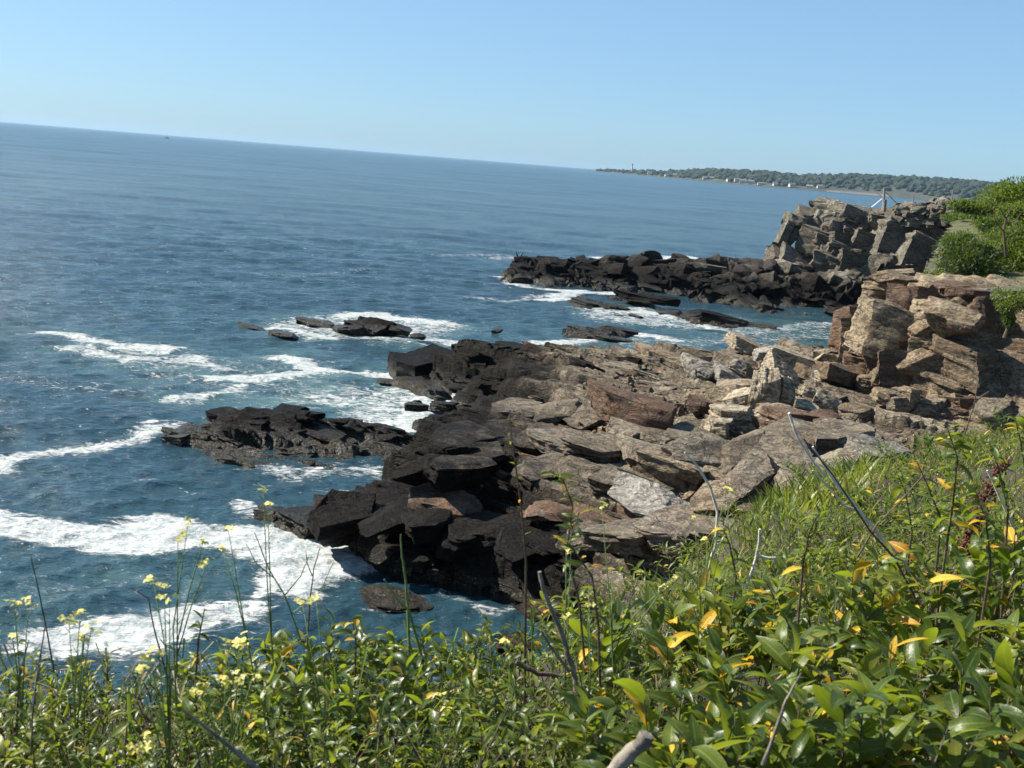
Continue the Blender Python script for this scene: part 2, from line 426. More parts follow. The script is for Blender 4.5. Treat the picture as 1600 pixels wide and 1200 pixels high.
def sea_material():
    t = NT("sea_water")
    pos = t.node("ShaderNodeNewGeometry").outputs["Position"]
    far = t.attr("far"); foam = t.attr("foam"); teal = t.attr("teal")
    wind = t.mapping(pos, (1.0, 1.9, 1.0), (0, 0, rad(12)))
    ripple = t.math('ADD', t.noise(wind, 1.5, 6, 0.6), t.math('MULTIPLY', t.noise(wind, 5.0, 4, 0.6), 0.22))
    rn = t.noise(t.mapping(pos, (0.55, 1.5, 1.0), (0, 0, rad(8))), 1.0, 5, 0.6, 0.3)
    ridge = t.math('SUBTRACT', 1.0, t.math('ABSOLUTE', t.math('SUBTRACT', t.math('MULTIPLY', rn, 2.0), 1.0)))
    ripple = t.math('ADD', ripple, t.math('MULTIPLY', t.math('POWER', ridge, 3.0), 0.55))
    chop = t.noise(t.mapping(pos, (0.22, 0.55, 1.0), (0, 0, rad(5))), 1.0, 7, 0.68)
    ripple = t.math('ADD', ripple, t.math('MULTIPLY', t.math('MULTIPLY', chop, t.ramp(far, 0.2, 0.6)), 4.5))
    patch = t.noise(t.mapping(pos, (0.012, 0.05, 1)), 1.0, 4, 0.6)
    deep = t.mix(t.ramp(patch, 0.35, 0.65), (0.013, 0.036, 0.050), (0.020, 0.050, 0.066))
    col = t.mix(t.math('MULTIPLY', teal, t.ramp(t.noise(pos, 0.35, 4), 0.3, 0.65)), deep, (0.075, 0.145, 0.140))
    # foam: lacy where thin, closed where thick
    lace = t.mapping(pos, (0.55, 1.1, 1), (0, 0, rad(-8)))
    n1 = t.noise(lace, 1.9, 9, 0.74, 1.4)
    n2 = t.noise(pos, 4.5, 5, 0.7, 0.5)
    nn = t.math('ADD', t.math('MULTIPLY', n1, 0.75), t.math('MULTIPLY', n2, 0.25))
    nn = t.math('ADD', t.math('MULTIPLY', t.math('SUBTRACT', nn, 0.5), 2.0), 0.5)
    th = t.math('SUBTRACT', 0.90, t.math('MULTIPLY', foam, 0.80))
    mask = t.math('MULTIPLY', t.ramp(nn, t.math('SUBTRACT', th, 0.09), t.math('ADD', th, 0.15)), t.ramp(foam, 0.01, 0.10))
    fcol = t.mix(t.ramp(t.math('ADD', t.math('MULTIPLY', n2, 0.6), t.math('MULTIPLY', n1, 0.4)), 0.36, 0.60), (0.20, 0.25, 0.26), (0.47, 0.475, 0.465))
    col = t.mix(mask, col, fcol)
    t.l.new(col, t.b.inputs["Base Color"])
    rg = t.ramp(far, 0, 1, 0.06, 0.22, False)
    t.set(t.b.inputs["Roughness"], t.math('ADD', rg, t.math('MULTIPLY', mask, 0.7), None, True))
    t.b.inputs["IOR"].default_value = 1.333
    h = t.math('ADD', ripple, t.math('MULTIPLY', t.math('MULTIPLY', mask, n2), 0.5))
    t.l.new(t.bump(h, t.ramp(far, 0, 1, 0.85, 0.7, False), t.ramp(far, 0, 1, 0.13, 0.30, False)), t.b.inputs["Normal"])
    return t.m
M['sea'] = sea_material()

# ------------------------------------------------------------------ sea
def build_sea():
    def fan(y0, y1, ratio):
        n = int(math.log(y1 / y0) / ratio) + 1
        return np.exp(np.linspace(math.log(y0), math.log(y1), n))
    Y = np.concatenate([fan(9, 150, 0.0038), fan(150.8, 2200, 0.0075), fan(2230, 17000, 0.05)])
    u = np.concatenate([np.linspace(-6, -0.70, 18), np.arange(-0.63, 0.6301, 0.0038), np.linspace(0.70, 6, 18)])
    X = Y[:, None] * u[None, :]; YY = np.repeat(Y[:, None], len(u), 1)
    x, y = X.ravel(), YY.ravel()
    z = np.zeros_like(x); dx = np.zeros_like(x); dy = np.zeros_like(x)
    cell = y * 0.0038
    rr = np.random.default_rng(5)
    near = y < 420
    xn, yn, cn = x[near], y[near], cell[near]
    for k in range(84):
        lam = math.exp(rr.uniform(math.log(0.28), math.log(2.4))) if k % 7 else rr.uniform(3, 8)
        th = rad(-62) + rr.normal(0, 0.62)                       # the wind sea runs in from the left
        kx, ky = math.cos(th) * 2 * math.pi / lam, math.sin(th) * 2 * math.pi / lam
        a = 0.0062 * lam ** 0.9 * rr.uniform(0.5, 1.5) * (1.0 if lam < 2.5 else 0.42)
        fade = np.clip((lam / cn - 2.0) / 2.0, 0, 1) * np.clip((300 - yn) / 160, 0, 1)
        ph = kx * xn + ky * yn + rr.uniform(0, 6.283) + 0.7 * np.sin(0.05 * xn + k) + 0.5 * np.sin(0.07 * yn + 2 * k)
        z[near] += a * fade * np.cos(ph)
        dx[near] -= 0.9 * a * fade * np.sin(ph) * math.cos(th); dy[near] -= 0.9 * a * fade * np.sin(ph) * math.sin(th)
    mid_ = (y > 45) & (y < 2200)                                   # wind chop carried further out, coarser with distance
    xm, ym, cm = x[mid_], y[mid_], np.where(y[mid_] < 150, 0.0038, 0.0075) * y[mid_]
    for k, L in enumerate((2.0, 3.5, 6, 11, 20, 36)):
        fade = np.clip((L / cm - 2.2) / 1.6, 0, 1) * np.clip((ym - 45) / 90, 0, 1) * np.clip(ym / (L * 14), 0, 1)
        z[mid_] += (0.028 if L < 7 else 0.011) * L * fade * vnoise(np.stack([xm / L * 0.7 + 0.2 * ym / L, ym / L * 1.5, 0 * xm + k], 1), 300 + k)
    foam = np.zeros_like(x); teal = np.zeros_like(x)
    sel = y < 260
    xs, ys = x[sel], y[sel]
    wob = np.stack([xs * 0.45, ys * 0.45, 0 * xs], 1)
    xw, yw = xs + 0.8 * fbm(wob, 4, 31), ys + 0.8 * fbm(wob, 4, 57)
    f, tl = np.zeros_like(xs), np.zeros_like(xs)
    def poly(px, val, soft, tv=0.0):
        nonlocal f, tl
        P = [at_z(a, b, 0.0) for a, b in px]
        ins, d = inside(P, xw, yw), edge_dist(P, xw, yw)
        sd = np.where(ins, d, -d)
        f = np.maximum(f, val * np.clip(sd / (soft * 2.2) + 0.5, 0, 1))
        if tv: tl = np.maximum(tl, tv * np.clip(sd / 3.0 + 0.6, 0, 1))
    def line(px, w, val, tv=0.0):
        nonlocal f, tl
        P = [at_z(a, b, 0.0) for a, b in px]
        d = edge_dist(P, xw, yw, False)
        f = np.maximum(f, val * np.clip(1.3 - d / w, 0, 1))
        if tv: tl = np.maximum(tl, tv * np.clip(1.2 - d / (w * 3), 0, 1))
    poly([(-90, 792), (-20, 795), (60, 806), (140, 813), (250, 797), (300, 806), (370, 826), (450, 830), (540, 860), (606, 893), (560, 902), (520, 908), (480, 940), (385, 928), (400, 895), (330, 866), (200, 862), (100, 852), (0, 842), (-90, 834)], 1.0, 0.7)
    poly([(330, 826), (450, 832), (540, 858), (608, 893), (560, 905), (520, 912), (490, 945), (380, 935), (395, 890), (330, 868)], 1.15, 0.6)
    poly([(40, 1000), (90, 975), (160, 966), (250, 952), (330, 938), (420, 946), (400, 975), (320, 1000), (220, 1030), (80, 1040)], 1.1, 0.9)
    poly([(-60, 715), (60, 700), (170, 682), (230, 662), (285, 654), (290, 668), (240, 682), (150, 702), (60, 716), (20, 734), (-60, 738)], 0.82, 0.7)
    poly([(-40, 880), (150, 868), (330, 880), (380, 925), (250, 945), (60, 975), (-60, 985)], 0.34, 2.0, 0.35)
    line([(85, 523), (140, 530), (200, 540), (255, 545)], 1.5, 0.74, 0.4)
    line([(130, 545), (220, 560), (300, 562), (350, 572)], 1.6, 0.62, 0.5)
    line([(440, 560), (480, 575), (520, 582), (600, 584), (650, 580)], 1.1, 0.98, 0.8)
    line([(340, 592), (400, 590), (470, 583), (520, 580)], 1.0, 0.82, 0.8)
    line([(290, 628), (350, 615), (380, 605)], 1.0, 0.62, 0.6)
    poly([(80, 520), (240, 525), (330, 555), (520, 556), (620, 590), (560, 620), (420, 640), (330, 645), (290, 615), (200, 592), (110, 570)], 0.40, 2.5, 0.55)
    poly([(430, 602), (560, 596), (640, 592), (740, 596), (760, 625), (700, 680), (640, 672), (520, 648), (380, 640)], 0.56, 2.0, 1.0)
    poly([(620, 655), (690, 612), (735, 596), (770, 612), (730, 640), (705, 668), (665, 676)], 1.0, 1.0, 1.0)
    line([(690, 620), (655, 655), (640, 668)], 1.0, 0.95)
    poly([(520, 640), (640, 640), (690, 660), (640, 676), (560, 660)], 0.72, 1.0, 1.0)
    poly([(370, 505), (450, 488), (540, 486), (620, 490), (690, 500), (740, 515), (690, 545), (620, 545), (520, 535), (440, 532)], 0.55, 2.5, 0.5)
    line([(535, 493), (560, 491), (590, 490)], 1.6, 0.9); line([(610, 498), (650, 500), (680, 505)], 1.8, 0.9)
    line([(420, 512), (470, 518), (520, 528)], 1.3, 0.75)
    line([(640, 528), (700, 535), (760, 545)], 1.6, 0.72)
    line([(800, 540), (870, 535), (1010, 525), (1060, 532)], 1.4, 0.7, 0.3)
    poly([(880, 470), (1010, 478), (1120, 490), (1210, 508), (1200, 522), (1080, 518), (960, 505), (880, 492)], 0.55, 2.5, 0.4)
    line([(790, 432), (800, 442), (860, 450), (920, 456), (1000, 458)], 1.6, 0.78); line([(1010, 488), (1060, 500), (1130, 515)], 1.5, 0.75)
    line([(900, 452), (880, 462), (860, 470)], 1.8, 0.8); line([(940, 402), (1000, 404), (1080, 402)], 3.5, 0.85)
    line([(770, 405), (840, 402)], 2.5, 0.5); line([(1160, 520), (1230, 512), (1290, 505)], 2.2, 0.5, 0.4)
    line([(1000, 538), (1150, 532), (1330, 520)], 4.0, 0.42, 0.5)
    line([(420, 735), (560, 735), (640, 735)], 1.6, 0.52); line([(620, 735), (620, 760), (560, 775)], 1.2, 0.55)
    line([(390, 795), (430, 825), (480, 820)], 0.8, 0.6); line([(420, 430), (520, 428), (560, 420)], 2.2, 0.34); line([(690, 400), (780, 398)], 3, 0.42)
    line([(740, 465), (800, 470), (840, 462)], 1.6, 0.5)
    line([(-10, 590), (120, 600), (250, 610)], 2.2, 0.38); line([(650, 920), (760, 945), (830, 940)], 0.6, 0.45)
    foam[sel] = f; teal[sel] = np.clip(tl, 0, 1)
    foam = np.maximum(foam, 0.20 * (y < 300))
    streak = np.exp(-((y - 420 - 0.22 * x) / 16) ** 2) + 0.7 * np.exp(-((y - 700 - 0.3 * x) / 40) ** 2)  # faint far lines of sunlit water, painted in through the foam mask
    foam = np.maximum(foam, 0.26 * streak * (y > 250))
    fz = np.clip(foam - 0.55, 0, 0.5) * 2
    near2 = y < 150
    z[near2] += fz[near2] * (0.035 + 0.06 * np.abs(fbm(np.stack([x[near2] * 1.3, y[near2] * 1.3, 0 * x[near2]], 1), 4, 19)))
    far = np.clip(np.log(y / 25.0) / math.log(2500 / 25.0), 0, 1)
    nr, nc = len(Y), len(u)
    idx = np.arange(nr * nc).reshape(nr, nc)
    F = np.stack([idx[:-1, :-1], idx[:-1, 1:], idx[1:, 1:], idx[1:, :-1]], -1).reshape(-1, 4)
    me = mesh_from("sea", np.stack([x + dx, y + dy, z], 1), F, M['sea'], True, {"foam": foam, "teal": teal, "far": far})
    o = obj("sea", me)
    tag(o, "choppy dark blue sea with white foam streaks reaching to the horizon", "sea", kind="structure")
build_sea()

# ------------------------------------------------------------------ rock blocks: a small library of shared meshes
def lattice_cube(n):
    q = []
    g = np.arange(n)
    a, b = [k.ravel() for k in np.meshgrid(g, g, indexing='ij')]
    def quad(fix, val, flip):
        c = []
        for da, db in ((0, 0), (1, 0), (1, 1), (0, 1)):
            p = np.zeros((len(a), 3), int); o = [k for k in range(3) if k != fix]
            p[:, fix] = val; p[:, o[0]] = a + da; p[:, o[1]] = b + db
            c.append(p)
        c = np.stack(c, 1)
        return c[:, ::-1] if flip else c
    for fix in range(3):
        q += [quad(fix, 0, fix != 1), quad(fix, n, fix == 1)]
    q = np.concatenate(q)
    key = q[..., 0] * 10000 + q[..., 1] * 100 + q[..., 2]
    uq, inv = np.unique(key, return_inverse=True)
    V = np.stack([uq // 10000, (uq // 100) % 100, uq % 100], 1) / n - 0.5
    return V, inv.reshape(key.shape)

LV, LF = lattice_cube(22)
def block_mesh(kind, seed):
    r = np.random.default_rng(seed)
    p = LV.copy()
    # stretch the lattice so edges get enough rows
    if kind == 'round':
        s = p / np.linalg.norm(p, axis=1)[:, None] * 0.56
        p = p * 0.35 + s * 0.65
        planes = [(r.normal(size=3), r.uniform(0.33, 0.45)) for _ in range(11)]
    elif kind == 'slab':
        planes = [(np.array([math.cos(w), math.sin(w), r.normal(0, 0.18)]), r.uniform(0.34, 0.50)) for w in r.uniform(0, 6.28, 7)]
        planes += [(np.array([r.normal(0, 0.22), r.normal(0, 0.22), 1.0]), r.uniform(0.34, 0.46)) for _ in range(3)]
    elif kind == 'layered':
        planes = [(np.array([math.cos(w), math.sin(w), r.normal(0, 0.12)]), r.uniform(0.40, 0.52)) for w in r.uniform(0, 6.28, 4)]
        planes += [(np.array([r.normal(0, 0.12), r.normal(0, 0.12), 1.0]), r.uniform(0.42, 0.47)) for _ in range(2)]
    elif kind == 'wedge':
        w = r.uniform(0, 6.28)
        planes = [(np.array([math.cos(w), math.sin(w), 1.1]), 0.20), (np.array([math.cos(w + 2.2), math.sin(w + 2.2), 0.9]), 0.34)]
        planes += [(r.normal(size=3), r.uniform(0.36, 0.48)) for _ in range(6)]
    else:
        planes = [(r.normal(size=3), r.uniform(0.30, 0.46)) for _ in range(10 if seed % 2 else 18)]
    for n, d in planes:
        n = n / np.linalg.norm(n)
        e = np.maximum(p @ n - d, 0)
        p = p - e[:, None] * n
    nrm = p / (np.linalg.norm(p, axis=1)[:, None] + 1e-6)
    hor = nrm * np.array([1, 1, 0.15])
    zz = p[:, 2] + 0.05 * vnoise(p * 2.5, seed)
    amp = {'layered': 0.038, 'slab': 0.032, 'angular': 0.016, 'wedge': 0.02, 'round': 0.010}[kind]
    fr = {'layered': 9.0, 'slab': 8.0, 'angular': 7.0, 'wedge': 9.0, 'round': 5.0}[kind]
    lay = np.floor(zz * fr + 0.25 * vnoise(p * 3 + 9, seed + 2))
    step = _hash(lay.astype(int), np.zeros(len(p), int), np.zeros(len(p), int), seed) - 0.5
    sub = vnoise(np.stack([zz * fr * 4.5, p[:, 0] * 1.2, p[:, 1] * 1.2], 1), seed + 5)
    p = p + hor * (amp * (step * 1.6 + 0.35 * sub))[:, None]
    # joints: chips knocked off along vertical fractures
    cid, _, _, ed = voro2(p[:, 0] * 2.3 + p[:, 2] * 0.6 + seed, p[:, 1] * 2.6 + p[:, 2] * 0.5, seed)
    p = p + nrm * (0.05 * (cid - 0.6) * (kind != 'round'))[:, None]
    p = p + nrm * ((0.05 if kind == 'round' else 0.026) * fbm(p * 2.2 + seed, 3, seed) + 0.015 * fbm(p * 8 + seed, 3, seed + 8))[:, None]
    me = mesh_from("rock_" + kind, p, LF, M['shelf'], 32)
    return me

LIB = {}
for kind, n in (('angular', 12), ('slab', 10), ('layered', 6), ('wedge', 6), ('round', 6)):
    LIB[kind] = [block_mesh(kind, 100 * len(LIB) + k) for k in range(n)]

def put_block(name, parent, kind, loc, size, eul, mat, idx=None):
    lib = LIB[kind]
    me = lib[(random.randrange(len(lib)) if idx is None else idx) % len(lib)]
    R = eul if isinstance(eul, Matrix) else Euler([rad(a) for a in eul], 'XYZ').to_matrix().to_4x4()
    mw = Matrix.Translation(loc) @ R @ Matrix.Diagonal((size[0], size[1], size[2], 1))
    o = obj(name, me, parent, mw)
    o.material_slots[0].link = 'OBJECT'
    o.material_slots[0].material = M[mat]
    return o

BED_STRIKE = -41.0
def bed_rot(jit=6.0, dip=12.0, strike=BED_STRIKE):
    """orientation of a slab lying in the bedding: long side along the strike, dipping away to the far right"""
    s = rad(strike + random.gauss(0, jit))
    R = Matrix.Rotation(s, 4, 'Z') @ Matrix.Rotation(-rad(dip + random.gauss(0, jit)), 4, 'X') @ Matrix.Rotation(rad(random.gauss(0, jit * 0.8)), 4, 'Y')
    if random.random() < 0.5: R = R @ Matrix.Rotation(math.pi, 4, 'Z')
    return R

def pix_block(parent, px, py, w, h, Y, kind, mat, depth=None, eul=(0, 0, 0), name="rock_block", idx=None, grow=1.08):
    """a rock whose face is w by h photograph pixels where it stands at distance Y"""
    d = ray(px, py); t = Y / d.y; s = t / FPX * grow
    W, Hh = w * s, h * s
    dep_ = -d.z / d.y
    D = depth if depth is not None else 0.7 * (W + Hh) / 2 + 0.3
    Hh = max(0.5 * Hh, Hh - 0.65 * D * dep_)                       # the top of the rock also shows, seen from above
    p = at_y(px, py, Y) + Vector((0, D * 0.35, -0.3 * D * dep_))
    return put_block(name, parent, kind, p, (W, D, Hh), eul, mat, idx)

def split_block(parent, px, py, w, h, Y, kind, mat, depth, eul, cell=62, grow=1.12, cellh=75):
    """a large mass broken by joints into neighbouring blocks that share its bedding"""
    nx, ny = max(1, round(w / cell)), max(1, round(h / cellh))
    sl = math.tan(rad(eul[1]))
    for i in range(nx):
        for j in range(ny):
            ox, oy = ((i + 0.5) / nx - 0.5) * w, ((j + 0.5) / ny - 0.5) * h
            k = random.choice((kind, kind, 'angular' if kind != 'angular' else 'slab'))
            e = (eul[0] + random.gauss(0, 3), eul[1] + random.gauss(0, 3), eul[2] + random.gauss(0, 7))
            pix_block(parent, px + ox + random.uniform(-4, 4), py + oy + ox * sl * 0.8 + random.uniform(-4, 4), w / nx * random.uniform(1.1, 1.35), h / ny * random.uniform(0.95, 1.25),
                      Y + random.uniform(-0.25, 0.3), k, mat, (depth or 2.0) * random.uniform(0.7, 1.05), e, grow=grow)

def core_mesh(name, outline, surf, step, mat, strike=BED_STRIKE, amp=(0.5, 0.22), cells=((3.2, 1.2), (1.1, 0.45)), dip=(0.10, -0.06), seed=3, zmin=-0.7, follow=0.55, fall=1.3, crag=0.0, layer=0.30):
    c, s = math.cos(rad(strike)), math.sin(rad(strike))
    O = np.array([(p[0], p[1]) for p in outline])
    a, b = O @ np.array([c, s]), O @ np.array([-s, c])
    A, B = np.meshgrid(np.arange(a.min() - 2, a.max() + 2, step), np.arange(b.min() - 2, b.max() + 2, step), indexing='ij')
    sh = A.shape; A, B = A.ravel(), B.ravel()
    w = np.stack([A * 0.35, B * 0.35, 0 * A], 1)
    Aw, Bw = A + 0.5 * fbm(w, 3, seed), B + 0.35 * fbm(w + 40, 3, seed + 1)
    def XY(a_, b_): return a_ * c - b_ * s, a_ * s + b_ * c
    def Z(a_, b_):
        x, y = XY(a_, b_)
        ins, d = inside(O, x, y), edge_dist(O, x, y)
        return surf(x, y) - np.where(ins, 0, d) * fall
    z = 0; tint = 0
    (u1, v1), (u2, v2) = cells
    zp = Z(A, B)
    zc, ou, ov, id1 = soft_cells(Aw / u1, Bw / v1, seed, v1 * 24, lambda cu, cv, cid: [np.clip(Z((cu * u1).ravel(), (cv * v1).ravel()).reshape(cu.shape), -1.5, 99)])
    ou2, ov2, id2 = soft_cells(Aw / u2, Bw / v2, seed + 9, v2 * 20, lambda cu, cv, cid: [])
    z = follow * zc + (1 - follow) * zp + amp[0] * (id1 - 0.5) + ou * u1 * dip[1] + ov * v1 * dip[0]
    z = z + amp[1] * (id2 - 0.5) + 0.5 * ov2 * v2 * dip[0]
    p = np.stack([A, B, z], 1)
    z = z + 0.05 * fbm(p * 1.7, 4, seed + 20)
    # bedding: the surface breaks off in thin steps along tilted layers
    T = layer * (1 + 0.35 * vnoise(p * 0.25, seed + 50))
    wv = (z + 0.16 * A * 0.6 - 0.20 * B + 0.12 * fbm(p * 0.8, 3, seed + 60)) / T
    fr = wv - np.floor(wv)
    st = np.clip((fr - 0.62) / 0.38, 0, 1); st = st * st * (3 - 2 * st)
    z = z + 0.8 * (st - fr) * T
    x, y = XY(A, B)
    jit = 0.25 * step
    V = np.stack([x + jit * vnoise(p * 5, 3), y + jit * vnoise(p * 5, 4), z], 1)
    if crag:
        q = V * np.array([0.55, 0.55, 0.75])
        V = V + crag * np.stack([fbm(q, 4, 91), fbm(q + 31, 4, 92) * 1.3, 0.6 * fbm(q + 63, 4, 93)], 1)
    idx = np.arange(len(A)).reshape(sh)
    F = np.stack([idx[:-1, :-1], idx[1:, :-1], idx[1:, 1:], idx[:-1, 1:]], -1).reshape(-1, 4)
    F = F[z[F].max(1) > zmin]
    used = np.unique(F); remap = np.zeros(len(V), int); remap[used] = np.arange(len(used))
    return V[used], remap[F], id1[used]

def ledge(name, label, cat, outline, surf, step, mat, **kw):
    V, F, tint = core_mesh(name, outline, surf, step, mat, **kw)
    c = V.mean(0); c[2] = 0
    r = root(name, c, label, cat)
    me = mesh_from("bedrock", V - c, F, M[mat], 40, {"tint": tint})
    obj("bedrock", me, r)
    return r

def scatter(parent, outline, surf, n, sizes, mats, strike=BED_STRIKE, dip=12.0, jit=6.0, kinds=('slab', 'slab', 'layered', 'angular'), bury=0.25, seed=1, zlo=0.0, zhi=99, name="rock_block", keep=None):
    rr = random.Random(seed)
    O = [(p[0], p[1]) for p in outline]
    xs, ys = [p[0] for p in O], [p[1] for p in O]
    cnt = tries = 0
    while cnt < n and tries < n * 60:
        tries += 1
        x, y = rr.uniform(min(xs), max(xs)), rr.uniform(min(ys), max(ys))
        if not inside(O, np.array([x]), np.array([y]))[0]: continue
        if keep and not keep(x, y): continue
        z = float(surf(np.array([x]), np.array([y]))[0])
        if z < zlo or z > zhi: continue
        k = rr.random() ** 1.6
        L = sizes[0] + (sizes[1] - sizes[0]) * k
        Wd = L * rr.uniform(0.4, 0.75); T = L * rr.uniform(0.22, 0.45)
        m = mats(x, y, z, rr) if callable(mats) else rr.choice(mats)
        put_block(name, parent, rr.choice(kinds), (x, y, z - T * bury), (L, Wd, T), bed_rot(jit, dip, strike), m)
        cnt += 1

# ------------------------------------------------------------------ the near shelf
Z3 = lambda px, py, z: tuple(at_z(px, py, z))
Y3 = lambda px, py, Y: tuple(at_y(px, py, Y))
shelf_line = [Z3(468, 815, 0), Z3(520, 850, 0), Z3(600, 892, 0), Z3(680, 935, 0), Z3(780, 950, 0), (3.0, 24.0), (8, 21), (16, 22), (26, 30), (30, 50), (31, 70), (27, 78),
              (20, 74), (14, 70), (7.5, 68), (2, 67.5), (-2.6, 65.5), Z3(660, 575, 0), Z3(618, 602, 0), Z3(640, 628, 0), Z3(700, 616, 0), Z3(742, 614, 0), Z3(712, 660, 0), Z3(660, 690, 0), Z3(632, 735, 0), Z3(590, 770, 0), Z3(520, 785, 0)]
shelf_pts = [(p[0], p[1], -0.35) for p in shelf_line[:5] + shelf_line[12:]] + [
    Y3(482, 788, 34.6), Y3(520, 778, 34.4)]
for px, col in {560: [(830, 32), (775, 33.5)], 610: [(860, 30.8), (772, 33.4)], 650: [(850, 30.5), (775, 33), (760, 34.5), (695, 36.5)], 700: [(900, 29.3), (830, 31.2), (780, 33.3), (690, 37), (655, 41.5), (600, 54), (568, 57)],
                640: [(590, 57.2)], 760: [(880, 29.5), (800, 32.5), (720, 36.5), (660, 41), (628, 46), (595, 52), (545, 58)], 830: [(545, 58)],
                900: [(900, 27.5), (820, 30.5), (740, 34.5), (690, 38.5), (640, 44), (600, 50), (570, 55), (556, 57)], 1050: [(880, 24), (830, 28), (760, 32.5), (700, 37), (650, 42.5), (610, 49), (575, 57), (545, 66)],
                1200: [(840, 24.5), (780, 29), (720, 34), (670, 39.5), (640, 44), (600, 51), (560, 60), (540, 68)], 1330: [(760, 28), (720, 33), (690, 37), (650, 42), (610, 49), (570, 58), (545, 68)], 1420: [(735, 30), (700, 36), (680, 40)]}.items():
    shelf_pts += [Y3(px, py, Y) for py, Y in col]
shelf_pts += [(9, 22, 3.4), (16, 27, 3.9), (22, 36, 3.0), (27, 50, 2.4), (19, 45, 2.3), (24, 45, 2.3), (28, 70, 1.5)]
shelf_surf = spline_surface(shelf_pts)
shelf = ledge("rock_shelf", "wide fractured rock shelf stepping from brown slabs down into the sea", "rock shelf", shelf_line, shelf_surf, 0.085, 'shelf',
              amp=(0.80, 0.16), cells=((5.2, 1.8), (2.4, 1.5)), dip=(-0.22, -0.07), seed=4, follow=0.55, crag=0.16)
front = [p for p in shelf_line[:5]] + [(4, 25), (9, 24), (17, 36), (15, 48), (6, 56), Z3(742, 614, 0), Z3(712, 660, 0), Z3(660, 690, 0), Z3(632, 735, 0), Z3(590, 770, 0), Z3(520, 785, 0)]
scatter(shelf, front, shelf_surf, 120, (0.8, 2.4), lambda x, y, z, r: 'shelf' if r.random() < 0.85 else 'rust', seed=21, zlo=0.3, bury=0.12)
point = root("black_point", (2, 60, 0), "black wet rock point at the water's edge behind the shelf", "rocks")
jumble = root("boulder_jumble", (16, 58, 0), "jumble of broken tan blocks along the back of the shelf", "rocks")
def fins(parent, outline, n, seed, sc=1.0):
    """thin upturned strata: long narrow layered slabs standing along the strike"""
    rr = random.Random(seed); O = [(p[0], p[1]) for p in outline]; c = 0
    xs, ys = [p[0] for p in O], [p[1] for p in O]
    while c < n:
        x, y = rr.uniform(min(xs), max(xs)), rr.uniform(min(ys), max(ys))
        if not inside(O, np.array([x]), np.array([y]))[0]: continue
        z = float(shelf_surf(np.array([x]), np.array([y]))[0])
        if z < 0.3: continue
        L = rr.uniform(1.0, 3.6) * sc; T = rr.uniform(0.22, 0.6) * sc
        put_block("rock_layer", parent, rr.choice(('layered', 'layered', 'slab')), (x, y, z + 0.02), (L, rr.uniform(0.3, 0.8) * sc, T), bed_rot(5, 20), 'shelf' if rr.random() < 0.9 else 'rust'); c += 1
fin_area = [Z3(640, 760, 2), Z3(740, 830, 1.6), Z3(860, 880, 1.4), Z3(980, 830, 2.6), Z3(1060, 760, 3.1), Z3(1080, 690, 3.0), Z3(960, 650, 2.7), Z3(800, 640, 2.2), Z3(700, 670, 1.8)]
fins(shelf, fin_area, 170, 24)
fins(shelf, [Z3(490, 800, 0.4), Z3(600, 878, 0.3), Z3(690, 920, 0.4), Z3(850, 900, 1.2), Z3(760, 820, 1.4), Z3(640, 775, 1.4), Z3(540, 780, 0.9)], 60, 25, 0.7)
fins(point, [(-4, 53), (-1, 60), (7, 60), (9, 50), (3, 46), (-1, 48)], 60, 26, 0.9)
back = [(-5, 57), (-2.5, 65), (7, 67), (12, 60), (6, 52), (-1, 52)]
scatter(point, back, shelf_surf, 60, (1.0, 3.2), ['black', 'black', 'shelf'], seed=22, zlo=0.3, bury=0.30, kinds=('slab', 'angular', 'angular', 'layered'))
shore_right = [(7, 52), (9, 64), (20, 72), (26, 74), (24, 60), (19, 46), (12, 46)]
scatter(jumble, shore_right, shelf_surf, 70, (0.6, 2.0), ['tan', 'tan', 'shelf', 'rust'], seed=23, zlo=0.5, bury=0.2, jit=16, kinds=('angular', 'wedge', 'slab', 'layered'))

def sit(px, py):
    """distance at which the line of sight meets the shelf"""
    d = ray(px, py); t = np.arange(22, 95, 0.15); k = t / d.y
    z = CAM_H + d.z * k; s_ = shelf_surf(d.x * k, t)
    hit = np.nonzero(z <= s_ + 0.15)[0]
    return float(t[hit[0]]) if len(hit) else None
RUBBLE = 1
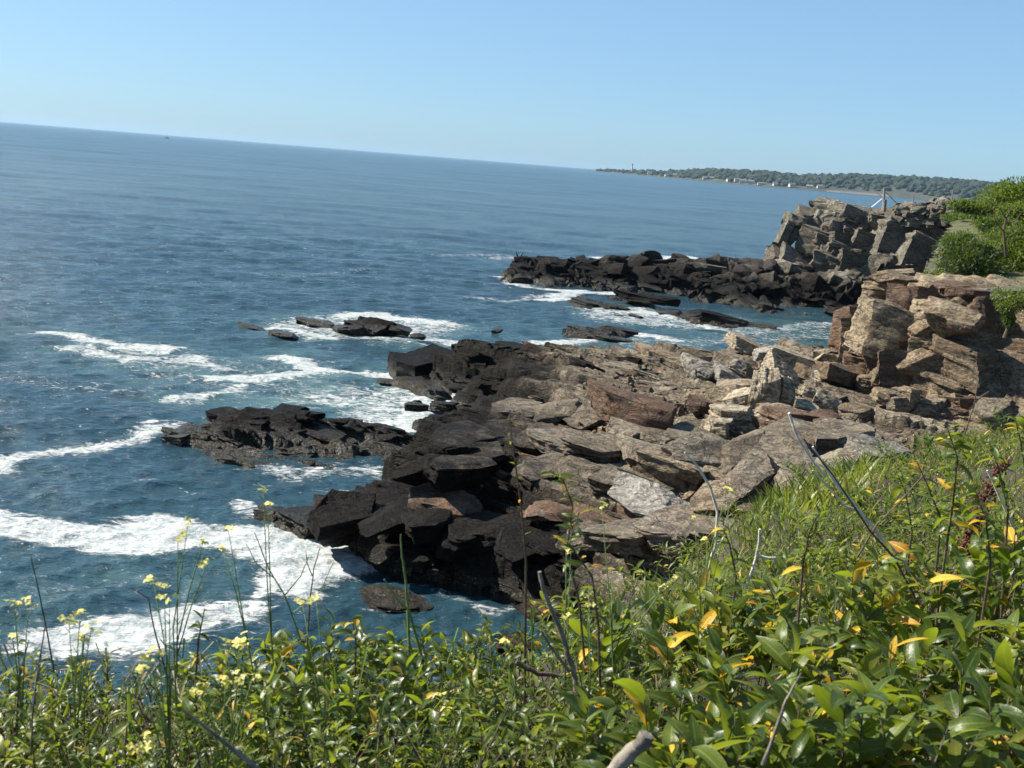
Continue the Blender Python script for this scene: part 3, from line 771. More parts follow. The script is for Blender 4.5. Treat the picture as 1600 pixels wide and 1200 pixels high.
# prominent pieces of the shelf that break its outline
for a in [(640, 585, 60, 55, 57.5, 'angular', 'black', 3.0, (4, 3, -35)), (700, 575, 90, 60, 59.5, 'slab', 'black', 4.5, (0, 6, -30)), (775, 558, 120, 50, 63.0, 'slab', 'black', 5, (-4, 4, -12)),
          (850, 575, 130, 60, 60.5, 'angular', 'black', 4.5, (5, 5, -20)), (930, 572, 90, 45, 63.0, 'angular', 'black', 4, (0, 8, -16)), (790, 610, 110, 50, 54.0, 'slab', 'black', 4, (5, 7, -35)),
          (730, 590, 60, 44, 57.0, 'angular', 'black', 3.0, (0, 0, -45)), (965, 590, 60, 60, 60.0, 'angular', 'black', 3.0, (0, 0, 20)), (880, 620, 130, 50, 53.0, 'slab', 'black', 4, (6, 7, -30)), (690, 632, 40, 16, 50.0, 'angular', 'black', 1.2, (0, 0, -20)),
          (650, 634, 26, 14, 50.5, 'angular', 'black', 0.9, (0, 0, 15)),
          (682, 762, 105, 120, 36.8, 'angular', 'shelf', 2.6, (0, 6, -44)), (730, 720, 100, 60, 38.0, 'layered', 'shelf', 2.4, (0, 8, -40)), (760, 700, 130, 46, 40.0, 'layered', 'shelf', 3.0, (0, 9, -38)),
          (690, 795, 90, 60, 34.8, 'slab', 'rust', 2.0, (0, 4, -35)), (500, 815, 70, 60, 34.0, 'angular', 'shelf', 2.6, (0, 5, -40)), (565, 830, 120, 110, 32.5, 'angular', 'shelf', 3.2, (4, 12, -42)),
          (640, 845, 100, 120, 31.2, 'slab', 'shelf', 3.0, (0, 4, -38)), (610, 783, 130, 26, 33.2, 'layered', 'shelf', 2.6, (0, 3, -38)), (700, 905, 70, 60, 29.8, 'angular', 'black', 2.4, (0, 0, -30)),
          (775, 905, 130, 60, 29.2, 'round', 'black', 3.0, (0, 4, -30)), (760, 840, 110, 70, 31.8, 'slab', 'shelf', 3.0, (5, 6, -36)), (850, 860, 120, 60, 30.0, 'layered', 'shelf', 3.0, (0, 7, -35)),
          (900, 805, 150, 40, 32.0, 'layered', 'rust', 2.6, (0, 6, -34)), (1060, 830, 200, 50, 28.6, 'layered', 'shelf', 3.0, (0, -2, -26)), (960, 850, 120, 60, 28.8, 'layered', 'shelf', 2.4, (0, 4, -30)),
          (1000, 710, 170, 40, 37.5, 'layered', 'shelf', 3.0, (0, 9, -38)), (900, 745, 170, 44, 35.6, 'slab', 'shelf', 3.0, (4, 10, -38)), (840, 690, 160, 40, 41.0, 'slab', 'shelf', 3.0, (4, 9, -38)),
          (1100, 740, 150, 50, 33.6, 'layered', 'tan', 2.6, (0, 8, -36)), (1180, 715, 180, 66, 36.0, 'slab', 'shelf', 3.4, (8, 9, -30)), (1250, 750, 160, 70, 33.5, 'slab', 'shelf', 3.0, (8, 6, -28)),
          (1290, 690, 150, 56, 39.5, 'slab', 'shelf', 3.2, (8, -4, -20)), (1040, 680, 160, 40, 40.5, 'layered', 'shelf', 3.0, (0, 8, -38)), (1150, 790, 110, 50, 30.5, 'slab', 'tan', 2.6, (6, 6, -30)),
          (1000, 760, 130, 44, 33.4, 'layered', 'shelf', 2.4, (0, 9, -38)), (920, 700, 140, 36, 39.0, 'layered', 'shelf', 2.6, (0, 8, -38)), (870, 650, 170, 40, 46.0, 'slab', 'shelf', 3.4, (5, 8, -36))]:
    Ys = sit(a[0], a[1] + a[3] * 0.42) if a[6] != 'black' else None
    Ys = a[4] if Ys is None or abs(Ys - a[4]) > 9 else Ys - 0.2
    split_block(point if a[6] == 'black' and a[4] > 48 else shelf, a[0], a[1], a[2], a[3], Ys, a[5], a[6], a[7], a[8])

SIT = 1
# boulders and loose blocks lying on the shelf, each one a thing
def boulder(label, px, py, w, h, Y, kind, mat, depth=None, eul=(0, 0, 0), idx=None, name="boulder", cat="boulder"):
    Ys = sit(px, py + h * 0.46) if name == "boulder" and Y > 28 else None
    if Ys is not None and abs(Ys - Y) < 12: Y = Ys - 0.5
    o = pix_block(None, px, py, w, h, Y, kind, mat, depth, eul, name, idx, 1.12)
    return tag(o, label, cat)
BOULDERS = [
    ("pale grey boulder with a sunlit top and dark shaded end above the ledge", 1018, 782, 128, 62, 29.6, 'wedge', 'grey', 2.0, (4, 6, -28), 0),
    ("big rounded tan boulder beside the black tidal rocks at the water's edge", 1044, 577, 104, 76, 60.0, 'angular', 'tan', 3.6, (0, 4, -18), 1),
    ("large rust brown rock mass with split layers below the tan boulder", 985, 642, 140, 80, 46.5, 'angular', 'rust', 2.4, (0, 6, -18), 1),
    ("pale split stone with flat layers, upper one left of the column block", 1158, 613, 58, 42, 50.0, 'layered', 'pale', 1.6, (0, -8, -12), 0),
    ("pale split stone with flat layers, lower one left of the column block", 1148, 651, 62, 40, 47.6, 'layered', 'pale', 1.6, (0, -4, -10), 1),
    ("pointed pale wedge stone standing behind the column block", 1226, 580, 44, 42, 54.5, 'wedge', 'pale', 1.4, (0, 20, 20), 2),
    ("red brown sawn block in front of the column block", 1242, 660, 66, 46, 46.5, 'layered', 'rust', 1.5, (0, 3, 12), 4),
    ("grey cube shaped block leaning at the top of the grass slope", 1384, 714, 94, 62, 33.5, 'slab', 'grey', 1.6, (14, 10, 14), 3),
    ("grey boulder in the jumble right behind the tan boulder", 1098, 578, 66, 54, 57.0, 'angular', 'grey', 2.2, (0, 20, 30), 4),
    ("tilted tan slab against the sea at the back of the jumble", 1172, 540, 64, 26, 70.0, 'slab', 'pale', 2.2, (0, 22, -12), 1),
    ("grey tan block beside the pointed wedge stone", 1212, 556, 58, 36, 63.0, 'angular', 'grey', 2.2, (0, 10, 20), 6),
    ("pale yellow broken stone in the hollow right of the column block", 1293, 625, 40, 34, 48.0, 'wedge', 'pale', 1.0, (10, 0, 30), 5),
    ("brown shadowed block under the cliff right of the sawn block", 1296, 655, 56, 34, 47.5, 'angular', 'rust', 1.4, (0, 5, -15), 2),
    ("grey angular boulder between the tan boulder and the split stones", 1142, 592, 60, 38, 54.5, 'angular', 'grey', 1.9, (0, 30, 14), 8),
    ("small brown stone left of the lower split stone", 1096, 640, 44, 40, 47.0, 'angular', 'rust', 1.3, (0, 12, 0), 5),
    ("reddish stone wedged below the leaning grey block", 1366, 742, 62, 22, 31.5, 'slab', 'rust', 1.0, (0, 4, 4), 5),
    ("rust coloured boulder on the shore below the tall weeds", 842, 962, 66, 40, 25.6, 'angular', 'rust', 1.0, (0, 4, 20), 7),
    ("flat red brown slab on the shore behind the yellow leaves", 806, 1006, 62, 30, 23.6, 'slab', 'rust', 0.9, (0, 2, 10), 6),
    ("small round grey stone half hidden in the weeds under the ledge", 1094, 892, 34, 38, 19.0, 'round', 'grey', 0.4, (0, 0, 0), 1),
    ("long pale slab lying against the cliff foot behind the split stones", 1260, 568, 90, 34, 60.0, 'slab', 'pale', 2.0, (0, 16, -14), 3),
    ("brown block at the edge of the cove beside the cliff foot", 1316, 586, 60, 44, 56.0, 'angular', 'tan', 2.0, (0, 4, 8), 3),
]
for b in BOULDERS:
    boulder(b[0], *b[1:])
rj = random.Random(77)
for k in range(34):
    px, py = rj.uniform(1085, 1340), rj.uniform(556, 672)
    Yj = sit(px, py + 8)
    if Yj is None: continue
    sj = rj.uniform(0.5, 1.5)
    put_block("rock_block", jumble, rj.choice(('layered', 'angular', 'wedge', 'slab')), at_y(px, py, Yj - 0.4), (sj * rj.uniform(0.9, 1.5), sj * 0.8, sj * rj.uniform(0.5, 0.9)), (rj.gauss(0, 12), rj.gauss(0, 16), rj.uniform(-60, 40)), rj.choice(('pale', 'pale', 'tan', 'grey')))
Yc = (sit(1205, 648) or 46.0) - 0.6
colb = root("column_block", at_y(1205, 648, Yc), "upright striated column block with vertical grain among the split stones", "boulder")
for k, (px, py, w, h, dy, tl) in enumerate([(1188, 620, 24, 62, 0.2, 3), (1207, 616, 30, 70, 0.0, -2), (1231, 621, 28, 60, 0.25, 2), (1212, 600, 34, 24, 0.7, 4)]):
    d = ray(px, py); sc_ = (Yc / d.y) / FPX * 1.12
    put_block("rock_column", colb, 'slab', at_y(px, py, Yc + dy) + Vector((0, 0.35, 0)), (h * sc_, 1.0, w * sc_), (random.uniform(-6, 6), 90 + tl, random.uniform(-12, 12)), 'pale', k)

# ------------------------------------------------------------------ rocks standing in the sea
def sea_rock(name, label, cat, line_px, tops, step, mat, blocks, seed, sizes, strike=-20.0, dip=8.0, pieces=()):
    line = [Z3(a, b, 0) for a, b in line_px]
    cx, cy = sum(p[0] for p in line) / len(line), sum(p[1] for p in line) / len(line)
    pts = [(p[0], p[1], -0.3) for p in line]
    for a, b, z in tops:                                  # ridge points: a little behind the front waterline along their line of sight
        d = ray(a, b); t_ = np.linspace(cy * 0.85, cy * 1.15, 300); i_ = np.nonzero(inside(line, d.x / d.y * t_, t_))[0]
        Yr = float(t_[i_[0]] + (0.3 + 0.25 * min(z, 2.0) / 2.0) * (t_[i_[-1]] - t_[i_[0]])) if len(i_) else cy
        q = at_y(a, b, Yr); pts.append((q.x, q.y, max(q.z, 0.1)))
    for k in range(8):
        w = k * math.pi / 4; R = max(math.hypot(p[0] - cx, p[1] - cy) for p in line) * 1.6
        pts.append((cx + R * math.cos(w), cy + R * math.sin(w), -1.5))
    surf = spline_surface(pts)
    r = ledge(name, label, cat, line, surf, step, mat, strike=strike, seed=seed, amp=(0.5, 0.18), cells=((2.4, 1.0), (1.2, 0.7)), dip=(-0.14, -0.05), crag=0.16)
    if blocks: scatter(r, line, surf, blocks, sizes, [mat], strike=strike, dip=dip, seed=seed, zlo=0.1, bury=0.35, jit=7, kinds=('angular', 'angular', 'layered'))
    for a in pieces: pix_block(r, *a[:5], a[5], mat, a[6], a[7])
    return r
sea_rock("sea_stack", "large black layered rock island in the sea left of the shelf", "sea rock",
         [(250, 690), (290, 712), (340, 724), (420, 729), (520, 728), (600, 722), (655, 705), (672, 688), (640, 672), (560, 668), (480, 660), (400, 655), (320, 655), (280, 668)],
         [(262, 676, 1.0), (290, 664, 1.7), (330, 640, 2.5), (350, 660, 2.2), (400, 642, 2.4), (440, 634, 2.7), (465, 642, 2.5), (500, 652, 2.1), (540, 650, 1.9), (600, 668, 1.2), (640, 676, 0.9), (420, 690, 1.8), (330, 690, 1.5), (500, 690, 1.4), (560, 698, 0.9)],
         0.085, 'black', 70, 61, (0.5, 1.7), -24, 6, [(350, 652, 50, 26, 43.8, 'layered', 1.4, (0, 4, -20)), (452, 643, 46, 22, 44.8, 'angular', 1.4, (0, 2, -10)), (300, 678, 60, 30, 42.4, 'angular', 1.6, (0, 5, -24)), (400, 668, 70, 26, 43.0, 'layered', 1.6, (0, 6, -22)), (500, 676, 80, 22, 43.0, 'layered', 1.6, (0, 7, -22))])
sea_rock("sea_rock", "low black rock awash beside the tip of the shelf", "sea rock", [(388, 800), (420, 822), (465, 818), (466, 800), (420, 788)], [(400, 796, 0.5), (430, 792, 0.6), (455, 800, 0.45)], 0.06, 'black', 8, 62, (0.4, 1.2), -30, 6,
         [(425, 803, 66, 22, 34.6, 'slab', 1.0, (0, 6, -20))])
sea_rock("sea_rock", "tallest black rock of the offshore reef, with foam breaking behind", "sea rock", [(515, 518), (560, 528), (610, 525), (650, 518), (600, 508), (540, 508)],
         [(530, 508, 0.9), (555, 500, 1.7), (575, 496, 1.9), (600, 500, 1.5), (625, 512, 0.7)], 0.1, 'black', 18, 63, (0.8, 2.2), -14, 6, [(578, 509, 70, 32, 71.5, 'angular', 2.6, (0, 6, -12)), (545, 514, 50, 18, 71.0, 'slab', 1.8, (0, -6, -12)), (622, 514, 40, 14, 71.5, 'slab', 1.6, (0, 10, -12))])
sea_rock("sea_rock", "black rounded rock left of the tallest reef rock", "sea rock", [(458, 506), (490, 516), (525, 512), (510, 502), (480, 500)], [(470, 502, 0.6), (490, 499, 0.8), (510, 504, 0.6)], 0.1, 'black', 6, 64, (0.8, 1.8), -14, 6,
         [(488, 506, 60, 16, 72.5, 'angular', 1.8, (0, 6, -10))])
sea_rock("sea_rock", "long thin low reef rock furthest out to sea", "sea rock", [(360, 508), (400, 520), (440, 530), (466, 528), (430, 518), (390, 508)], [(380, 510, 0.35), (420, 519, 0.45), (450, 524, 0.45)], 0.1, 'black', 9, 65, (0.7, 1.8), -50, 4,
         [(440, 523, 44, 13, 67.5, 'slab', 1.2, (0, 6, -20)), (395, 513, 60, 9, 70.5, 'slab', 1.0, (0, 10, -20))])
for lb, a in [("tiny black rock poking up at the right end of the reef", (655, 526, 26, 11, 70.0)), ("small black rock tip in the broken white water far left", (180, 543, 30, 8, 61.5)), ("small black rock beside the white water, left of the reef", (268, 549, 36, 11, 62.0)),
              ("single small black rock in the channel between the reef and the flat skerry", (776, 517, 18, 9, 76.0)), ("small black rock at the left foot of the shelf point", (606, 597, 34, 14, 56.0)), ("low black rock trailing left of the flat skerry", (846, 520, 36, 7, 79.0)),
              ("small black rock left of the far reef channel", (884, 487, 24, 9, 92.0)), ("little black rock in the foam of the far channel, left one", (965, 495, 18, 7, 91.0)), ("little black rock in the foam of the far channel, right one", (995, 495, 24, 9, 91.0)),
              ("low black rock at the right end of the far channel rocks", (1190, 510, 46, 10, 91.0)), ("dark round rock at the cove beach below the headland", (1302, 490, 24, 12, 104.0))]:
    boulder(lb, a[0], a[1], a[2], a[3], a[4], 'angular', 'black', None, (random.uniform(-6, 6), random.uniform(-4, 8), random.uniform(-30, 10)), None, "sea_rock", "sea rock")
sea_rock("skerry", "flat black skerry in the channel in front of the far rocks", "sea rock", [(866, 524), (900, 530), (960, 534), (1000, 526), (980, 518), (910, 516)], [(885, 519, 0.5), (920, 512, 1.0), (950, 515, 0.8), (980, 516, 0.9)], 0.12, 'black', 12, 66, (0.8, 2.0), -10, 5,
         [(915, 518, 70, 18, 79.5, 'slab', 2.0, (0, 5, -8)), (972, 519, 50, 15, 80.0, 'angular', 1.8, (0, 4, -8)), (960, 529, 60, 9, 77.0, 'slab', 1.4, (0, 4, -8))])
sea_rock("skerry", "black rock with brown weed just inside the far rocky spit", "sea rock", [(940, 472), (1000, 480), (1055, 478), (1050, 464), (1000, 458), (950, 462)], [(965, 462, 1.1), (1000, 459, 1.3), (1035, 464, 1.0)], 0.15, 'black', 14, 67, (1.0, 2.6), -10, 5,
         [(1000, 466, 80, 20, 98.5, 'angular', 3.0, (0, 4, -8)), (1035, 471, 50, 16, 98.0, 'angular', 2.0, (0, 4, 8))])
sea_rock("skerry", "long dark rock bar lying across the far channel", "sea rock", [(1020, 492), (1060, 505), (1120, 514), (1170, 514), (1165, 502), (1100, 490), (1050, 484)], [(1045, 488, 0.9), (1085, 490, 1.2), (1110, 494, 1.3), (1150, 504, 1.0)], 0.15, 'black', 16, 68, (1.0, 2.6), -24, 5,
         [(1090, 494, 50, 20, 92.0, 'angular', 2.4, (0, 4, -8)), (1135, 500, 66, 22, 90.5, 'slab', 2.6, (0, 8, -12)), (1048, 491, 40, 14, 93.5, 'angular', 1.8, (0, 2, 0))])
sea_rock("skerry", "pair of low weedy rocks left of the dark rock bar", "sea rock", [(885, 470), (920, 484), (960, 484), (990, 484), (960, 474), (920, 464)], [(900, 467, 0.6), (925, 470, 0.8), (955, 476, 0.6)], 0.15, 'black', 8, 69, (0.8, 2.0), -30, 5,
         [(918, 475, 60, 14, 96.5, 'slab', 2.0, (0, 8, -10)), (965, 480, 40, 9, 95.0, 'slab', 1.4, (0, 6, -10))])
o = put_block("sunken_rock", None, 'slab', at_z(610, 940, -0.05), (2.3, 1.4, 0.42), (0, 0, -10), 'rust', 2)
tag(o, "brown weedy rock just breaking the water near the black ledge", "rock")

# ------------------------------------------------------------------ the headland with its dark spit, arch and posts
def px_fill(parent, poly, n, Yf, size, mats, seed, kinds=('angular', 'angular', 'slab', 'wedge'), rot=(12, 14, 40), name="rock_block", flat=0.75, face=0.0):
    rr = random.Random(seed)
    xs, ys = [p[0] for p in poly], [p[1] for p in poly]
    c = 0
    while c < n:
        px, py = rr.uniform(min(xs), max(xs)), rr.uniform(min(ys), max(ys))
        if not inside(poly, np.array([px]), np.array([py]))[0]: continue
        Y = Yf(px, py) + rr.uniform(-0.4, 0.4)
        s = size[0] + (size[1] - size[0]) * rr.random() ** 1.5
        p = at_y(px, py, Y) + Vector((0, s * 0.42, 0))
        put_block(name, parent, rr.choice(kinds), p, (s * rr.uniform(0.8, 1.4), s * rr.uniform(0.7, 1.1), s * flat * rr.uniform(0.7, 1.2)),
                  (rr.gauss(0, rot[0]), rr.gauss(face, rot[1]), rr.gauss(-10, rot[2])), rr.choice(mats))
        c += 1

spit_line = [Z3(798, 442, 0), Z3(850, 450, 0), Z3(920, 454, 0), Z3(1000, 458, 0), Z3(1060, 462, 0), (24, 116), (27, 128), (14, 134), (4, 130), (-2, 122)]
spit_surf = spline_surface([(p[0], p[1], -0.5) for p in spit_line[:5] + spit_line[6:]] + [Y3(806, 412, 116), Y3(850, 410, 119), Y3(880, 406, 120), Y3(930, 411, 120), Y3(1000, 406, 122), Y3(1060, 409, 122), Y3(1130, 409, 122), Y3(1180, 409, 121), Y3(900, 428, 115), Y3(1000, 430, 116), Y3(1100, 430, 115)])
spit = ledge("rocky_spit", "long black rocky spit running out to sea from the headland", "rocks", spit_line, spit_surf, 0.2, 'black', strike=-6, seed=31, amp=(0.9, 0.3), cells=((3.5, 2.4), (1.8, 1.3)), crag=0.5, layer=0.6)
px_fill(spit, [(806, 420), (880, 412), (1000, 410), (1190, 412), (1200, 440), (1080, 456), (1000, 454), (900, 446), (806, 434)], 130, lambda x, y: 120.5 - (y - 400) * 0.14, (1.2, 3.6), ['black'], 41, rot=(10, 12, 40))
px_fill(spit, [(806, 412), (880, 406), (960, 412), (1060, 407), (1190, 411), (1190, 418), (1060, 416), (960, 420), (880, 416), (808, 420)], 26, lambda x, y: 121.5, (1.3, 2.8), ['black'], 42, rot=(8, 10, 40), flat=0.6)

head_line = [Z3(1080, 470, 0), Z3(1150, 482, 0), Z3(1220, 490, 0), Z3(1300, 492, 0), Z3(1360, 490, 0), (40, 100), (48, 96), (62, 100), (66, 130), (52, 140), (40, 136), (33.5, 126), (33.0, 119), (27, 118), (21, 117)]
head_pts = [(p[0], p[1], -0.5) for p in head_line[:5]] + [Y3(1090, 455, 108), Y3(1150, 460, 108), Y3(1230, 462, 109), Y3(1300, 470, 108.5), Y3(1200, 430, 113), Y3(1250, 420, 114.5), Y3(1290, 440, 112.5), Y3(1340, 440, 111.5),
             Y3(1262, 350, 118), Y3(1292, 320, 119), Y3(1340, 332, 119), Y3(1400, 350, 116), Y3(1440, 370, 112), Y3(1380, 390, 113), Y3(1330, 390, 114), Y3(1280, 385, 116), Y3(1450, 430, 108), Y3(1380, 335, 124), Y3(1480, 340, 112), Y3(1560, 345, 108), (52, 130, 10.4), (62, 118, 10.6), (40, 130, 9.6), (46, 140, 6), (60, 104, 10), (32.5, 127, 0), (27, 119, 0)]
head_surf = spline_surface(head_pts)
head = ledge("headland", "tall grey rock headland with a small arch at its seaward end", "headland", head_line, head_surf, 0.28, 'head', strike=-20, seed=33, amp=(1.0, 0.3), cells=((5.0, 3.6), (2.2, 1.5)), follow=0.4, fall=3.0, crag=0.9, layer=0.7)
def headY(x, y): return 119.0 - (y - 320) * 0.062 - max(0, (x - 1380)) * 0.055
px_fill(head, [(1292, 352), (1300, 326), (1345, 334), (1400, 345), (1480, 345), (1475, 400), (1440, 420), (1380, 440), (1340, 455), (1305, 440), (1296, 400)], 110, headY, (1.2, 5.0), ['head'], 43, rot=(6, 7, 16), face=12, kinds=('angular', 'round', 'round', 'layered'))
px_fill(head, [(1090, 440), (1200, 420), (1260, 410), (1350, 450), (1360, 482), (1220, 484), (1150, 476), (1090, 466)], 95, lambda x, y: 114.0 - (y - 420) * 0.085, (1.0, 3.4), ['head', 'head', 'black'], 44, rot=(8, 9, 26), face=10, kinds=('angular', 'round', 'angular', 'slab'))
px_fill(head, [(1380, 328), (1480, 322), (1560, 332), (1560, 350), (1480, 352), (1390, 345)], 44, lambda x, y: 113.0 - (x - 1380) * 0.035, (0.9, 2.4), ['head'], 45, rot=(10, 12, 40), flat=0.6)
for a in [(1228, 370, 17, 52, 117.5, 'layered', 1.6, (0, 18, 4)), (1242, 346, 32, 26, 118.0, 'angular', 2.4, (0, 12, 0)), (1266, 346, 40, 42, 118.4, 'angular', 3.0, (0, 14, 0)), (1264, 376, 20, 34, 117.6, 'angular', 1.8, (0, 8, 0)), (1278, 350, 40, 50, 118.0, 'angular', 2.8, (0, 10, 0)), (1276, 395, 36, 40, 116.6, 'angular', 2.2, (0, 10, 0)), (1222, 402, 30, 40, 115.5, 'wedge', 2.4, (0, 24, 20)), (1250, 415, 60, 40, 114.6, 'wedge', 3.0, (0, 26, 10)),
          (1292, 326, 50, 22, 119.4, 'angular', 2.6, (0, 8, 0)), (1320, 330, 50, 20, 119.0, 'slab', 2.6, (0, 8, 0)), (1302, 420, 34, 70, 114.0, 'slab', 2.6, (0, 28, 0)), (1330, 360, 60, 50, 117.5, 'angular', 3.4, (0, 18, 0)), (1294, 370, 44, 56, 117.5, 'angular', 3.0, (0, 14, 0)),
          (1360, 400, 70, 70, 114.5, 'layered', 3.4, (0, 22, 0)), (1420, 385, 90, 70, 112.5, 'layered', 3.6, (0, 16, 0)), (1405, 350, 90, 26, 115.5, 'slab', 4.0, (0, 6, 0)), (1450, 400, 70, 60, 110.0, 'layered', 3.0, (0, 18, 0)), (1250, 445, 90, 24, 112.5, 'slab', 3.4, (0, 10, 0)),
          (1320, 450, 60, 26, 111.5, 'slab', 2.8, (0, 10, 0)), (1180, 425, 50, 28, 114.5, 'angular', 2.6, (0, 14, 0)), (1140, 440, 60, 30, 113.0, 'angular', 2.8, (0, 10, 0)), (1100, 425, 60, 26, 116.0, 'angular', 2.8, (0, 4, 0)), (1262, 398, 18, 18, 116.8, 'angular', 1.4, (0, 10, 0)),
          (1212, 394, 24, 14, 116.6, 'wedge', 1.4, (0, 14, 0)), (1230, 400, 30, 12, 116.4, 'angular', 1.4, (0, 6, 0)), (1370, 430, 60, 70, 111.5, 'slab', 3.0, (0, 14, 0)), (1350, 345, 60, 30, 118.5, 'slab', 3.0, (0, 6, 0))]:
    pix_block(head, a[0], a[1], a[2], a[3], a[4], a[5], 'head', a[6], a[7])
for a in [(1248, 366, 24, 22, 117.6, 'angular', 1.6, (0, 8, 10), 2), (1238, 376, 10, 24, 117.4, 'angular', 1.2, (0, 14, 0), 5)]:           # narrows the arch to a small opening
    pix_block(head, *a[:6], 'head', a[6], a[7], idx=a[8])

# ------------------------------------------------------------------ the tan cliff behind the shelf
cliff_line = [Y3(1330, 560, 60), Y3(1340, 600, 52), Y3(1360, 640, 48.5), Y3(1420, 680, 45), Y3(1500, 690, 44), Y3(1620, 690, 43), (28, 42), (40, 44), (44, 80), (38, 86), (30, 78), (25.5, 68)]
ct = lambda px, py, Y: Y3(px, py, Y)
cliff_pts = [(p[0], p[1], 2.6) for p in cliff_line[:6]] + [ct(1392, 440, 54), ct(1440, 432, 54), ct(1440, 462, 50), ct(1500, 470, 49.5), ct(1580, 470, 49), ct(1370, 480, 56), ct(1345, 530, 57), ct(1400, 490, 49.5), ct(1470, 490, 48.2), ct(1550, 520, 48.2), ct(1480, 600, 46.4), ct(1400, 600, 48),
             (34, 50, 9.2), (40, 60, 9.6), (36, 76, 9.4), (30, 66, 8.4), (26.5, 66, 5)]
cliff_surf = spline_surface(cliff_pts)
cliff = ledge("tan_cliff", "tan and rust stained cliff of fractured blocks rising behind the shelf", "cliff", cliff_line, cliff_surf, 0.16, 'tan', strike=-10, seed=35, amp=(0.5, 0.15), cells=((3.0, 2.0), (1.2, 0.8)), follow=0.3, fall=2.5, crag=0.10, layer=0.5)
def cliffY(x, y): return 48.4 - (y - 480) * 0.013 + max(0, 1440 - x) * 0.045
px_fill(cliff, [(1350, 500), (1385, 470), (1460, 485), (1540, 500), (1540, 600), (1490, 640), (1420, 640), (1360, 620), (1330, 590)], 30, cliffY, (0.8, 2.6), ['tan', 'tan', 'rust'], 46, rot=(6, 6, 20), face=3, kinds=('angular', 'slab', 'angular', 'layered'), flat=1.1)
px_fill(cliff, [(1330, 590), (1400, 600), (1500, 630), (1500, 660), (1400, 650), (1330, 630)], 26, lambda x, y: 47.4 + max(0, 1400 - x) * 0.02, (0.7, 1.8), ['tan', 'tan', 'rust'], 56, rot=(6, 8, 20), kinds=('angular', 'slab', 'layered'))
px_fill(cliff, [(1385, 610), (1500, 640), (1610, 640), (1620, 690), (1500, 690), (1400, 685)], 46, lambda x, y: 45.0 - (y - 640) * 0.012, (0.7, 1.9), ['tan', 'shelf', 'rust'], 47, rot=(6, 8, 20), kinds=('slab', 'layered', 'angular'))
px_fill(cliff, [(1440, 452), (1560, 460), (1560, 480), (1440, 480)], 16, lambda x, y: 50.0, (0.7, 1.6), ['tan', 'rust'], 48, rot=(5, 6, 15), kinds=('slab', 'angular'))
px_fill(cliff, [(1380, 440), (1440, 430), (1445, 480), (1375, 490)], 8, lambda x, y: 54.0, (1.0, 2.0), ['tan'], 49, rot=(5, 6, 15), kinds=('slab', 'angular'))
for a in [(1408, 448, 70, 50, 53.6, 'layered', 'tan', 2.6, (0, 3, -4)), (1400, 516, 84, 80, 48.9, 'angular', 'tan', 2.4, (0, 6, -20)), (1462, 545, 70, 130, 48.0, 'angular', 'tan', 2.8, (0, 5, -30)), (1507, 560, 84, 170, 46.9, 'layered', 'tan', 3.0, (0, 8, -42)),
          (1440, 600, 60, 110, 47.6, 'angular', 'tan', 2.4, (0, 6, -30)), (1570, 550, 90, 190, 50.4, 'angular', 'grey', 2.2, (0, 2, 4)), (1565, 480, 80, 50, 49.8, 'angular', 'grey', 2.2, (0, 0, 10)), (1625, 570, 70, 200, 48.6, 'angular', 'tan', 2.6, (0, 0, -20)), (1490, 468, 90, 32, 50.0, 'slab', 'rust', 2.0, (0, 0, -3)),
          (1362, 590, 60, 90, 50.6, 'angular', 'rust', 2.4, (0, 10, -14)), (1385, 565, 60, 60, 49.4, 'angular', 'rust', 2.0, (0, 8, -14)), (1350, 545, 50, 60, 54.5, 'angular', 'tan', 2.4, (0, 12, 0)), (1430, 655, 90, 44, 45.8, 'slab', 'tan', 1.8, (0, 2, -6)), (1500, 660, 100, 40, 45.0, 'slab', 'shelf', 1.8, (0, 3, -6)),
          (1590, 655, 90, 56, 44.4, 'slab', 'shelf', 1.8, (0, 0, -6)), (1530, 500, 46, 60, 48.4, 'angular', 'rust', 1.6, (0, 4, 10)), (1420, 565, 66, 60, 48.3, 'angular', 'rust', 1.8, (0, 0, -18)), (1460, 485, 60, 40, 48.8, 'angular', 'tan', 1.8, (0, 2, -14))]:
    split_block(cliff, a[0], a[1], a[2], a[3], a[4] - 0.6, a[5], a[6], a[7], a[8], 60, 1.1, 62)

# turf on top of the cliff and headland
def sheet(name, xs, ys, surf, mat, keep=None, extra=None):
    X, Yg = np.meshgrid(xs, ys, indexing='ij'); sh = X.shape
    z = surf(X.ravel(), Yg.ravel())
    p = np.stack([X.ravel(), Yg.ravel(), z], 1)
    z = z + 0.10 * fbm(p * 0.8, 4, 77)
    idx = np.arange(X.size).reshape(sh)
    F = np.stack([idx[:-1, :-1], idx[1:, :-1], idx[1:, 1:], idx[:-1, 1:]], -1).reshape(-1, 4)
    if keep is not None:
        k = keep(p[:, 0], p[:, 1]); F = F[k[F].all(1)]
    return obj(name, mesh_from(name, np.stack([p[:, 0], p[:, 1], z], 1), F, M[mat], True))
top_surf = spline_surface([Y3(1470, 452, 52), Y3(1600, 452, 50), Y3(1480, 400, 66), Y3(1440, 420, 62), Y3(1600, 380, 70), Y3(1500, 345, 96), Y3(1600, 335, 95), (60, 60, 10.6), (70, 110, 11.4), (60, 130, 11), (50, 118, 10.0), (46, 48, 9.6), (60, 40, 10.5)])
turf_poly = [Y3(1462, 452, 53), Y3(1540, 462, 50), (26, 49), (60, 40), (90, 60), (90, 130), (62, 128), (50, 116), Y3(1490, 338, 104), Y3(1470, 380, 80), Y3(1440, 425, 62)]
t_o = sheet("headland_turf", np.arange(20, 90, 0.5), np.arange(40, 130, 0.5), top_surf, 'turf', lambda x, y: inside(turf_poly, x, y))
